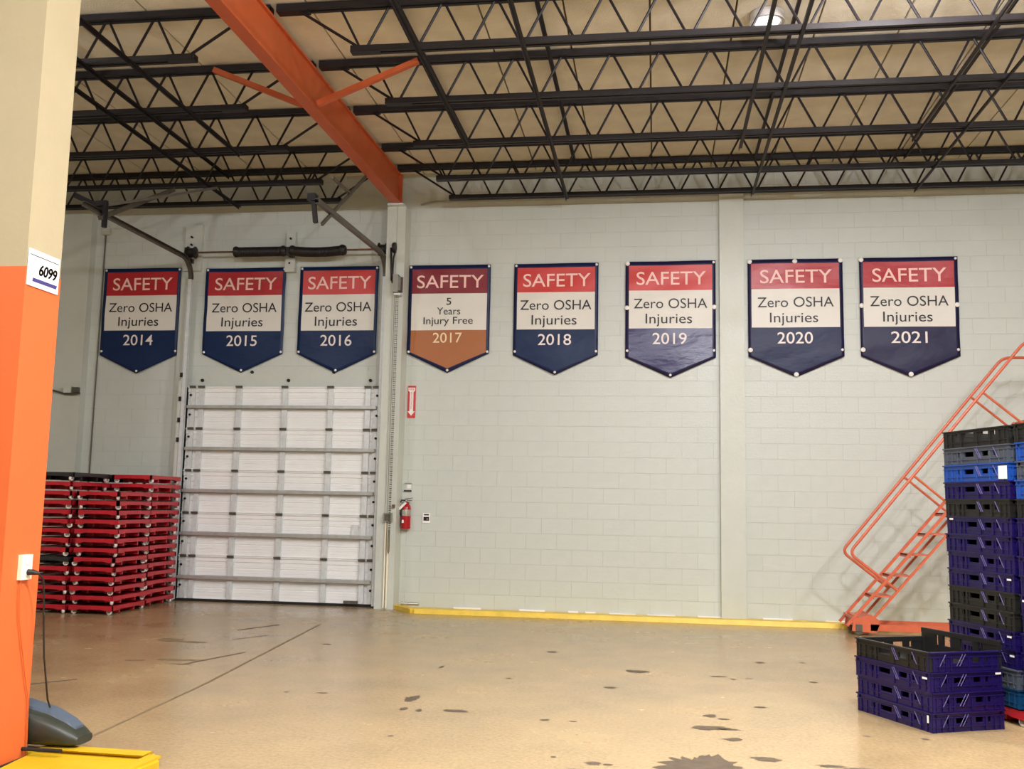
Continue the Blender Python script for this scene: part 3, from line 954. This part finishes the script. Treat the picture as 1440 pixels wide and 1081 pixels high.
MB(o).prism([(ex - 0.105, ey - 0.05, 1.285), (ex - 0.07, ey - 0.055, 1.27), (ex + 0.02, ey - 0.06, 1.36), (ex - 0.005, ey - 0.055, 1.375)], (0, 0.004, 0)).build('inspection_tag', M['label'], t)
mb = MB(o)
mb.prism([(ex - 0.04, ey - 0.0635, 1.10), (ex - 0.012, ey - 0.0645, 1.105), (ex - 0.014, ey - 0.0645, 1.14), (ex - 0.035, ey - 0.0635, 1.145)], (0, 0.004, 0))
mb.build('white_mark', M['label'], t)
MB(o).box(ex - 0.02, ex + 0.02, ey + 0.06, 12.998, 1.33, 1.37).build('wall_hook', M['galvdark'], t)

t = thing('extinguisher_sign', (-3.253, 12.99, 2.5), 'tall red sign with white downward arrow and the word FIRE, above the extinguisher', 'sign')
o = t.location
MB(o).box(-3.307, -3.199, 12.985, 12.998, 2.498, 2.93).build('plate', M['signred'], t)
MB(o).prism([(-3.30, 12.984, 2.905), (-3.206, 12.984, 2.905), (-3.206, 12.984, 2.862), (-3.228, 12.984, 2.845), (-3.228, 12.984, 2.585),
             (-3.203, 12.984, 2.585), (-3.253, 12.984, 2.525), (-3.303, 12.984, 2.585), (-3.278, 12.984, 2.585), (-3.278, 12.984, 2.845), (-3.30, 12.984, 2.862)],
            (0, 0.003, 0)).build('arrow', M['label'], t)
lettering('lettering', 'FIRE', 0.0, 0.37, 0.07, 0.026, lambda u, w: (u, -0.0075, w), M['signred'], t)
for i_, ch in enumerate('EXTINGUISHER'):
    lettering('lettering', ch, 0.0, 0.33 - i_ * 0.0195, 0.006 if ch == 'I' else 0.018, 0.014, lambda u, w: (u, -0.0075, w), M['signred'], t)

t = thing('wall_holder', (-3.265, 12.98, 1.51), 'small white plate with black bar above the fire extinguisher', 'wall plate')
o = t.location
MB(o).box(-3.31, -3.215, 12.982, 12.998, 1.515, 1.62).build('plate', M['trimpaint'], t)
MB(o).box(-3.275, -3.22, 12.978, 12.986, 1.555, 1.605).build('card', M['label'], t)
MB(o).box(-3.315, -3.215, 12.972, 12.99, 1.515, 1.532).build('black_bar', M['rubber'], t)
MB(o).box(-3.31, -3.215, 12.974, 12.99, 1.615, 1.627).build('top_bar', M['greybox'], t)
t = thing('notice_card', (-3.0, 12.99, 1.112), 'small white notice with a black panel beside the fire extinguisher', 'notice')
o = t.location
MB(o).box(-3.053, -2.952, 12.988, 12.999, 1.105, 1.236).build('card', M['label'], t)
MB(o).box(-3.04, -2.965, 12.985, 12.9885, 1.135, 1.185).build('black_panel', M['rubber'], t)
MB(o).box(-3.035, -2.97, 12.985, 12.9885, 1.205, 1.222).build('title_line', M['printblack'], t)
MB(o).box(-3.0, -2.975, 12.983, 12.9855, 1.15, 1.165).build('grey_mark', M['greybox'], t)
tag(MB().cyl((-3.25, 12.76, 0.075), (-3.01, 12.74, 0.075), 0.022, 10).build('metal_rod', M['chrome'], None, True),
    'short shiny metal rod lying on the yellow strip by the pilaster', 'rod')

# ------------------------------------------------------------------ stacks of plastic dollies
DL, DW, DP = 0.80, 0.54, 0.1105


def dolly_mesh(m):
    mb = MB()
    z1 = 0.102

    def side(a, b, nrm):
        # rail with a deeper foot at both ends
        a, b, nrm = Vector(a), Vector(b), Vector(nrm)
        L = (b - a).length
        d = (b - a).normalized()
        zm, zc = 0.058, 0.047
        prof = [(0, zc), (0.17 * L, zc), (0.24 * L, zm), (0.76 * L, zm), (0.83 * L, zc), (L, zc), (L, z1), (0, z1)]
        pts = [a + d * u + Vector((0, 0, z)) for u, z in prof]
        mb.prism(pts, nrm * -0.03)
    x, y = DW / 2, DL / 2
    side((-x, -y, 0), (x, -y, 0), (0, -1, 0))
    side((x, y, 0), (-x, y, 0), (0, 1, 0))
    side((x, -y, 0), (x, y, 0), (1, 0, 0))
    side((-x, y, 0), (-x, -y, 0), (-1, 0, 0))
    for sx in (-1, 1):
        for sy_ in (-1, 1):
            cx_, cy_ = sx * (x - 0.068), sy_ * (y - 0.068)
            mb.box(cx_ - 0.065, cx_ + 0.065, cy_ - 0.065, cy_ + 0.065, 0.072, z1 - 0.01)
    mb.box(-x + 0.03, x - 0.03, -0.04, 0.04, 0.07, z1 - 0.01)
    mb.box(-0.035, 0.035, -y + 0.03, y - 0.03, 0.07, z1 - 0.01)
    for q in (-0.17, 0.17):
        mb.box(-x + 0.03, x - 0.03, q - 0.012, q + 0.012, 0.012, 0.09)
    for q in (-0.11, 0.11):
        mb.box(q - 0.012, q + 0.012, -y + 0.13, y - 0.13, 0.012, 0.09)
    mb.box(-x + 0.02, x - 0.02, -y + 0.02, y - 0.02, 0.084, 0.092)
    return mb.mesh('dolly_deck', m)


D_RED, D_BLK = dolly_mesh(M['dollyred']), dolly_mesh(M['dollyblack'])
cm = MB()
cm.box(-0.022, 0.022, -0.03, 0.03, 0.064, 0.073)
cm.box(-0.021, -0.017, -0.012, 0.03, 0.02, 0.066)
cm.box(0.017, 0.021, -0.012, 0.03, 0.02, 0.066)
CASTER = cm.mesh('caster', M['caster'])
WHEEL = MB().lathe((0, 0.012, 0.031), [(0.009, -0.016), (0.026, -0.015), (0.031, -0.010), (0.031, 0.010), (0.026, 0.015), (0.009, 0.016)], 14, 'X').mesh('wheel', M['wheel'], True)


def dolly(x, y, z, rz, col, label, group, rn):
    t = thing('plastic_dolly', (x, y, z), label, 'dolly', group, rz)
    inst('dolly_deck', D_BLK if col == 'black' else D_RED, t)
    for sx in (-1, 1):
        for sy_ in (-1, 1):
            c = inst('caster', CASTER, t, (sx * (DW / 2 - 0.036), sy_ * (DL / 2 - 0.036), 0), rn.uniform(0, 6.28))
            inst('wheel', WHEEL, c)
    return t


STK = [  # centre x, y, count, black levels, words, base rotation
    (-7.115, 11.41, 15, (5, 14), 'in the stack with an inner black dolly', 0.0),
    (-6.535, 11.43, 13, (), 'in the short stack of thirteen', 0.015),
    (-6.60, 12.30, 15, (), 'in the stack beside the door track', 0.01),
    (-7.20, 12.29, 15, (14,), 'in the stack hidden behind the others', -0.01),
]
rn = random.Random(11)
for (sx, sy_, n, blk, words, rz) in STK:
    for k in range(n):
        col = 'black' if k in blk else 'red'
        dolly(sx + rn.uniform(-0.008, 0.008), sy_ + rn.uniform(-0.01, 0.01), k * DP, rz + rn.uniform(-0.012, 0.012), col,
              '%s plastic dolly, %s from the floor %s' % (col, ORD[k], words),
              'plastic dollies stacked beside the roll-up door', rn)

# ------------------------------------------------------------------ bread crates
CL, CW, CH, CP = 0.74, 0.56, 0.1225, 0.123


def wall_shape(mb, L, tall=0.0, solid=False, frame=False, big=False):
    """lattice side of length L along x, outer face at y = 0, thickness inwards (+y)"""
    T = 0.014
    H = CH + tall
    h0, h1 = 0.052 + tall * 0.5, 0.090 + tall
    if big or frame:
        h0, h1 = 0.040, 0.102
    if frame:
        h0, h1 = 0.060, H - 0.008
    mb.box(-L / 2, L / 2, 0.004, 0.004 + T, 0.0, h0)                  # lower band
    mb.box(-L / 2 + 0.02, L / 2 - 0.02, -0.002, 0.006, 0.030, 0.036)  # ledge
    mb.box(-L / 2, L / 2, 0.002, T + 0.006, h1, H)                    # upper band
    mb.box(-L / 2 - 0.004, L / 2 + 0.004, -0.008, 0.012, H - 0.009, H - 0.0005)  # rim
    mb.box(-L / 2, L / 2, -0.004, 0.012, h1 - 0.003, h1 + 0.003)
    for a, b in (((-0.5, 0.5),) if solid else ((-0.5, -0.42), (0.42, 0.5)) if frame else ((-0.5, -0.30), (-0.245, -0.17), (-0.02, 0.10), (0.20, 0.27), (0.305, 0.5))):
        mb.box(a * L, b * L, 0.003, T + 0.003, h0, h1)
    for u in (-0.44, -0.36, -0.27, -0.205, 0.04, 0.235, 0.36, 0.44):
        if frame and abs(u) < 0.42 or big and u == -0.27:
            continue
        mb.box(u * L - 0.004, u * L + 0.004, -0.004, 0.006, 0.004, h1)


def rot_z(mb_in, ang, off):
    c, s = math.cos(ang), math.sin(ang)
    mb_in.v = [(c * x - s * y + off[0], s * x + c * y + off[1], z) for x, y, z in mb_in.v]
    return mb_in


RIB = MB().bar((-0.026, -0.007, CH - 0.016), (0.02, -0.007, 0.035), 0.0035, 0.003, (0, 1, 0)).mesh('diagonal_rib', M['crib'])
RIBM = MB().bar((0.026, -0.007, CH - 0.016), (-0.02, -0.007, 0.035), 0.0035, 0.003, (0, 1, 0)).mesh('diagonal_rib', M['crib'])


CR = {}


def crate_meshes(key, m, tall=False):
    if key in CR:
        return CR[key]
    d = {}
    b = MB()
    b.box(-CL / 2 + 0.012, CL / 2 - 0.012, -CW / 2 + 0.012, CW / 2 - 0.012, 0.0, 0.012)
    for sx in (-1, 1):
        for sy_ in (-1, 1):
            b.box(sx * (CL / 2 - 0.02) - 0.018, sx * (CL / 2 - 0.02) + 0.018, sy_ * (CW / 2 - 0.02) - 0.018, sy_ * (CW / 2 - 0.02) + 0.018, 0.0, CH - 0.004)
    d['base_tray'] = b.mesh('base_tray', m)
    w = MB(); wall_shape(w, CL); rot_z(w, 0, (0, -CW / 2)); d['long_wall_a'] = w.mesh('long_wall', m)
    w = MB(); wall_shape(w, CL, 0.06 if tall else 0.0, not tall); rot_z(w, math.pi, (0, CW / 2)); d['long_wall_b'] = w.mesh('long_wall', m)
    w = MB(); wall_shape(w, CW); rot_z(w, math.pi / 2, (CL / 2, 0)); d['end_wall_a'] = w.mesh('end_wall', m)
    w = MB(); wall_shape(w, CW, 0.0, not tall); rot_z(w, -math.pi / 2, (-CL / 2, 0)); d['end_wall_b'] = w.mesh('end_wall', m)
    w = MB(); wall_shape(w, CL, big=True); rot_z(w, 0, (0, -CW / 2)); d['long_wall_big'] = w.mesh('long_wall', m)
    w = MB(); wall_shape(w, CL, frame=True); rot_z(w, math.pi, (0, CW / 2)); d['long_wall_frame'] = w.mesh('long_wall', m)
    CR[key] = d
    return d


CMAT = {'indigo': 'cpurple', 'black': 'cblack', 'slate grey': 'cgrey', 'blue': 'cblue', 'teal': 'cteal'}
LABEL_ME = MB().box(-0.022, 0.022, -0.0105, -0.0085, 0.098, 0.110).mesh('paper_tag', M['label'])
LABEL_BIG = MB().box(-0.045, 0.045, -0.0105, -0.0085, 0.03, 0.118).mesh('paper_label', M['label'])
LABEL_V = MB().box(-0.007, 0.007, -0.0125, -0.0105, 0.05, 0.095).mesh('paper_tag', M['label'])


def crate(x, y, z, rz, col, label, group, tall=False, ribs=True, endcol=None, openback=False):
    t = thing('bread_crate', (x, y, z), label, 'crate', group, rz)
    d = crate_meshes(col + ('T' if tall else ''), M[CMAT[col]], tall)
    inst('base_tray', d['base_tray'], t)
    wa = inst('long_wall', d['long_wall_big'] if openback else d['long_wall_a'], t)
    inst('long_wall', d['long_wall_frame'] if openback else d['long_wall_b'], t)
    ea = inst('end_wall', crate_meshes(endcol, M[CMAT[endcol]])['end_wall_a'] if endcol else d['end_wall_a'], t)
    inst('end_wall', d['end_wall_b'], t)
    if ribs:
        for u in (0.06, 0.085, 0.33):
            inst('diagonal_rib', RIB, wa, (u * CL, -CW / 2, 0))
        for u in (-0.06, -0.10, -0.33):
            inst('diagonal_rib', RIBM, ea, (CL / 2, u * CW, 0), math.pi / 2)
    return t


def crate_at(corner, ang, z, col, label, group, **k):
    """corner: far end of the long side that faces the room; ang: direction of that side"""
    dx, dy = math.cos(ang), math.sin(ang)
    nx_, ny_ = -dy, dx                      # towards the inside of the stack
    cx_ = corner[0] + dx * CL / 2 + nx_ * CW / 2
    cy_ = corner[1] + dy * CL / 2 + ny_ * CW / 2
    return crate(cx_, cy_, z, ang, col, label, group, **k)


# short stack on the floor
ANG1 = math.atan2(-0.645, 0.305)
C1 = (1.385, 7.385)
rn = random.Random(5)
for k in range(4):
    top = k == 3
    c = crate_at((C1[0] + rn.uniform(-.006, .006), C1[1] + rn.uniform(-.006, .006)), ANG1 + rn.uniform(-.012, .012), k * CP, 'black' if top else 'indigo',
                 'black bread crate with one indigo end, on top of the short stack' if top else
                 'indigo bread crate, %s from the floor in the short stack' % ORD[k], 'bread crates in the short stack',
                 tall=top, endcol='indigo' if top else None)
    if k == 2:
        inst('paper_tag', LABEL_ME, c, (0.33, -CW / 2, -0.02))
        inst('paper_tag', LABEL_ME, c, (CL / 2, 0.24, 0.0), math.pi / 2)
    if k == 0:
        inst('paper_tag', LABEL_V, c, (0.345, -CW / 2, 0.01))

# tall stack on a red dolly
ANG2 = math.atan2(7.04 - 7.75, 2.33 - 2.11)
C2 = (2.11, 7.75)
TALL = ['teal', 'slate grey', 'indigo', 'indigo', 'black', 'black', 'indigo', 'indigo', 'indigo', 'indigo', 'black', 'indigo', 'blue', 'slate grey', 'black']
for k, col in enumerate(TALL):
    c = crate_at((C2[0] + rn.uniform(-.006, .006), C2[1] + rn.uniform(-.006, .006)), ANG2 + rn.uniform(-.015, .015), 0.112 + k * CP, col,
                 '%s bread crate, %s from the bottom in the tall stack behind the short one' % (col, ORD[k]),
                 'bread crates in the tall stack', ribs=(col not in ('slate grey', 'blue', 'teal') or k > 10) and k != 14, openback=(k == 14))
    if col == 'blue':
        inst('paper_label', LABEL_BIG, c, (0.325, -CW / 2, -0.02))
    if k == 9:
        inst('paper_tag', LABEL_ME, c, (-0.30, -CW / 2, 0.0))
    if k in (2, 3, 6):
        inst('paper_tag', LABEL_ME, c, (0.33, -CW / 2, -0.02))


def big_dolly(corner, ang, label):
    dx, dy = math.cos(ang), math.sin(ang)
    cx_ = corner[0] + dx * CL / 2 - dy * CW / 2
    cy_ = corner[1] + dy * CL / 2 + dx * CW / 2
    return dolly(cx_, cy_, 0, ang + math.pi / 2, 'red', label, 'red dollies under the crate stacks', rn)


big_dolly(C2, ANG2, 'red plastic dolly under the tall stack of bread crates')
# third stack further along the row
C3 = (C2[0] + 0.815 * math.cos(ANG2), C2[1] + 0.815 * math.sin(ANG2))
C3 = (C3[0] - 0.01, C3[1])
THIRD = ['indigo'] * 10 + ['black', 'blue', 'slate grey', 'blue', 'black']
for k, col in enumerate(THIRD):
    c = crate_at((C3[0] + rn.uniform(-.005, .005), C3[1] + rn.uniform(-.005, .005)), ANG2 + rn.uniform(-.012, .012), 0.112 + k * CP - (0.0), col,
             '%s bread crate, %s from the bottom in the end stack beside the tall one' % (col, ORD[k]),
             'bread crates in the end stack', ribs=False)
    if k in (2, 5):
        inst('paper_tag', LABEL_ME, c, (-0.32, -CW / 2, -0.02))
big_dolly(C3, ANG2, 'red plastic dolly under the end stack of bread crates')

# ------------------------------------------------------------------ orange rolling ladder
ld_ = thing('rolling_ladder', (2.3, 12.0, 0), 'orange steel rolling warehouse ladder with handrails against the block wall', 'ladder')
o = ld_.location
YF, YN = 12.20, 11.75
SL = 1.16
X0, Z0 = 2.20, 0.205
TD = 0.21
ZTOP = 2.42


def stx(z):
    return X0 + (z - Z0) / SL


for y in (YF, YN):
    MB(o).bar((stx(0.10), y, 0.10), (stx(ZTOP), y, ZTOP), 0.03, 0.035, (0, 1, 0)).build('stringer', M['ladder'], ld_)
    MB(o).bar((stx(0.05) + TD, y, 0.05), (stx(ZTOP) + TD, y, ZTOP), 0.026, 0.026, (0, 1, 0)).build('rear_stringer', M['ladder'], ld_)
k = 0
z = 0.20
while z < ZTOP - 0.1:
    xa = stx(z)
    mb = MB(o)
    mb.box(xa, xa + TD, YN, YF, z - 0.012, z + 0.004)
    mb.box(xa, xa + 0.012, YN, YF, z - 0.035, z)
    mb.build('tread', M['ladder'], ld_)
    z += 0.233
xa = stx(ZTOP)
MB(o).box(xa, xa + 1.0, YN, YF, ZTOP - 0.02, ZTOP + 0.005).build('platform', M['ladder'], ld_)
RS = 1.235


def railx(z):
    return 2.20 + (z - 0.95) / RS


def arc(p, a, b, r, n=5):
    """rounded corner at p between neighbours a and b"""
    p, a, b = Vector(p), Vector(a), Vector(b)
    u, w = (a - p).normalized(), (b - p).normalized()
    s, e = p + u * r, p + w * r
    out = []
    for i in range(n + 1):
        q = i / n
        out.append((1 - q) ** 2 * s + 2 * q * (1 - q) * p + q * q * e)
    return out


for y, ztop_ in ((YF, 3.18), (YN, 3.30)):
    foot = (stx(0.50) + TD * 0.98, y, 0.50)
    knee = (2.15, y, 0.90)
    top = (railx(ztop_), y, ztop_)
    end = (railx(ztop_) + 1.1, y, ztop_)
    path = [Vector(foot)] + arc(knee, foot, top, 0.09) + arc(top, knee, end, 0.09) + [Vector(end)]
    MB(o).tube(path, 0.017, 8).build('handrail', M['ladder'], ld_, True)
    for zr in (1.775, 2.72):
        a = Vector((railx(zr), y, zr))
        b = a + Vector((0.50, 0, -0.425))
        MB(o).tube([a, b], 0.014, 8).build('rail_strut', M['ladder'], ld_, True)
    MB(o).tube([(xa + 0.98, y, 0.08), (xa + 0.98, y, ztop_)], 0.017, 8).build('rear_leg', M['ladder'], ld_, True)
    MB(o).tube([(xa + 0.03, y, 0.1), (xa + 0.03, y, ZTOP)], 0.015, 8).build('rear_leg', M['ladder'], ld_, True)
    MB(o).box(2.36, xa + 1.0, y - 0.02, y + 0.02, 0.055, 0.125).build('base_rail', M['ladder'], ld_)
    # gusset plate and caster at the foot
    MB(o).prism([(2.16, y - 0.02, 0.05), (2.42, y - 0.02, 0.03), (2.47, y - 0.02, 0.16), (2.37, y - 0.02, 0.23), (2.18, y - 0.02, 0.18)], (0, 0.012, 0)).build('foot_plate', M['ladder'], ld_)
    cs = MB(o).box(2.20, 2.27, y - 0.03, y + 0.03, 0.05, 0.12).build('foot_caster', M['galvdark'], ld_)
    MB(o).lathe((2.235, y, 0.04), [(0.01, -0.02), (0.036, -0.018), (0.04, -0.01), (0.04, 0.01), (0.036, 0.018), (0.01, 0.02)], 14, 'Y').build('caster_wheel', M['galvdark'], cs, True)
MB(o).bar((2.17, YN - 0.03, 0.19), (2.17, YF + 0.03, 0.19), 0.02, 0.03).build('front_bar', M['ladder'], ld_)
MB(o).prism([(2.18, YN, 0.10), (2.18, YF, 0.10), (2.20, YF, 0.195), (2.20, YN, 0.195)], (0.012, 0, 0)).build('kick_plate', M['ladder'], ld_)

# ------------------------------------------------------------------ foreground column with sign, outlet and cords
CX1, CY0, CY1, PZ = -3.24, 4.65, 4.955, 2.546
cl = thing('building_column', (-3.44, 4.8, 0), 'square column painted orange below and cream above', 'column')
o = cl.location
MB(o).box(-3.64, CX1, CY0, CY1, 0.0, PZ).build('orange_lower_shaft', M['orange'], cl)
MB(o).box(-3.636, CX1 - 0.003, CY0 + 0.003, CY1 - 0.003, PZ, DECK_Z).build('cream_upper_shaft', M['cream'], cl)
MB(o).box(-3.66, CX1 + 0.018, CY0 - 0.018, CY1 + 0.018, 0.0, 0.02).build('base_shadow', M['rubber'], cl)  # black slab painted in as the shadow around the column foot

t = thing('number_sign', (CX1 + 0.006, 4.79, 2.45), 'white sign reading 6099 with a purple bar on the column', 'sign')
o = t.location
MB(o).box(CX1 + 0.001, CX1 + 0.008, 4.657, 4.925, 2.45, 2.645).build('plate', M['label'], t)


def sgn(u, w):
    return (0.0035, u, w)


for du in (-0.0012, 0.0012, 0):
    lettering('lettering', '6099', 0.03 + du, 0.070, 0.155, 0.056, sgn, M['printblack'], t, slant=0.2, bold=0.02)
MB(o).prism([(CX1 + 0.0085, 4.695, 2.476), (CX1 + 0.0085, 4.905, 2.476), (CX1 + 0.0085, 4.912, 2.496), (CX1 + 0.0085, 4.70, 2.496)], (0.001, 0, 0)).build('purple_bar', M['purplebar'], t)
MB(o).box(CX1 + 0.008, CX1 + 0.009, 4.665, 4.915, 2.613, 2.617).build('thin_line', M['printblack'], t)

t = thing('wall_outlet', (CX1 + 0.005, 4.815, 0.99), 'ivory power outlet plate on the side of the orange column', 'outlet')
o = t.location
MB(o).box(CX1 + 0.0005, CX1 + 0.022, 4.772, 4.862, 0.93, 1.058).build('outlet_box', M['ivory'], t)
for zc in (1.022, 0.964):
    MB(o).lathe((CX1 + 0.022, 4.822, zc), [(0.018, 0), (0.018, 0.003), (0.004, 0.003)], 12, 'X').build('socket', M['printwhite'], t, True)

t = thing('power_cord', (CX1 + 0.05, 4.85, 0.0), 'black power cord plugged into the column outlet, running down to the dark hood', 'power cord')
o = t.location
MB(o).tube([(CX1 + 0.024, 4.825, 0.968), (CX1 + 0.05, 4.83, 0.968), (CX1 + 0.072, 4.845, 0.962)], [0.016, 0.015, 0.008], 10).build('plug', M['cordblack'], t, True)
pts = [(CX1 + 0.07, 4.845, 0.962), (CX1 + 0.085, 4.87, 0.93), (CX1 + 0.075, 4.90, 0.85), (CX1 + 0.065, 4.93, 0.70), (CX1 + 0.06, 4.965, 0.52), (CX1 + 0.075, 5.00, 0.30), (CX1 + 0.08, 5.02, 0.255)]
MB(o).tube(pts, 0.0048, 8).build('cord', M['cordblack'], t, True)
pts = [(CX1 + 0.012, 4.79, 0.93), (CX1 + 0.012, 4.785, 0.86), (CX1 + 0.010, 4.80, 0.74), (CX1 + 0.010, 4.84, 0.60), (CX1 + 0.010, 4.89, 0.43), (CX1 + 0.010, 4.935, 0.30), (CX1 + 0.010, 4.95, 0.02)]
tag(MB().tube(pts, 0.003, 8).build('orange_cord', M['cordorange'], None, True), 'thin orange cord running down the orange column from the outlet', 'cord')

# yellow plate and dark machine hood at the column foot
t = thing('yellow_plate', (-2.9, 4.9, 0), 'bright yellow steel floor plate sticking out past the orange column', 'plate')
o = t.location
MB(o).prism([(-3.9, 5.12, 0.0), (-2.60, 5.10, 0.0), (-2.50, 4.96, 0.0), (-2.56, 4.40, 0.0), (-3.15, 4.35, 0.0), (-3.22, 4.99, 0.0), (-3.9, 4.99, 0.0)], (0, 0, 0.03)).build('plate', M['yellowbright'], t)
MB(o).prism([(-3.2, 5.12, 0.03), (-2.61, 5.10, 0.03), (-2.60, 5.075, 0.05), (-3.2, 5.09, 0.05)], (0, -0.10, 0)).build('back_lip', M['yellowbright'], t)
MB(o).bar((-2.56, 5.03, 0.036), (-2.60, 4.42, 0.036), 0.07, 0.014).build('edge_strip', M['yellowbright'], t)

hd = thing('machine_hood', (-3.15, 5.08, 0.05), 'dark grey tapered machine hood standing on the yellow plate behind the orange column', 'machine')
o = hd.location


def loft(sections, mi=0):
    mb = MB(o)
    n = len(sections[0])
    v = [p for s in sections for p in s]
    f = []
    for i in range(len(sections) - 1):
        for k in range(n):
            a, b = i * n + k, i * n + (k + 1) % n
            f.append((a, b, b + n, a + n))
    f.append(tuple(range(n - 1, -1, -1)))
    f.append(tuple((len(sections) - 1) * n + k for k in range(n)))
    return mb.add(v, f)


secs, lids = [], []
for x, zt, hw, zb in ((-3.80, 0.30, 0.13, 0.054), (-3.45, 0.27, 0.13, 0.054), (-3.32, 0.24, 0.13, 0.054), (-3.20, 0.212, 0.12, 0.054), (-3.09, 0.165, 0.105, 0.056), (-3.04, 0.132, 0.09, 0.054), (-3.005, 0.105, 0.075, 0.06)):
    yc = 5.11
    s = []
    for k in range(16):
        a = 2 * math.pi * k / 16
        ca, sa = math.cos(a), math.sin(a)
        px_ = math.copysign(abs(ca) ** 0.55, ca) * hw
        pz_ = (zt + zb) / 2 + math.copysign(abs(sa) ** 0.6, sa) * (zt - zb) / 2
        s.append((x, yc + px_, pz_))
    secs.append(s)
loft(secs).build('hood_shell', M['greyhood'], hd, True)
for s_ in range(len(secs) - 1):
    pass
lid = []
for x, zt, hw in ((-3.80, 0.305, 0.10), (-3.45, 0.275, 0.10), (-3.32, 0.245, 0.10), (-3.20, 0.217, 0.09), (-3.09, 0.170, 0.075), (-3.045, 0.142, 0.055)):
    lid.append([(x, 5.11 - hw * 0.5, zt - 0.012), (x, 5.11 + hw, zt - 0.012), (x, 5.11 + hw * 0.8, zt + 0.004), (x, 5.11 - hw * 0.4, zt + 0.004)])
loft(lid).build('hood_lid', M['bluehood'], hd)
MB(o).cyl((-3.6, 4.925, 0.062), (-3.02, 4.925, 0.062), 0.010, 8).build('front_roller', M['rubber'], hd, True)

bpy.context.view_layer.update()
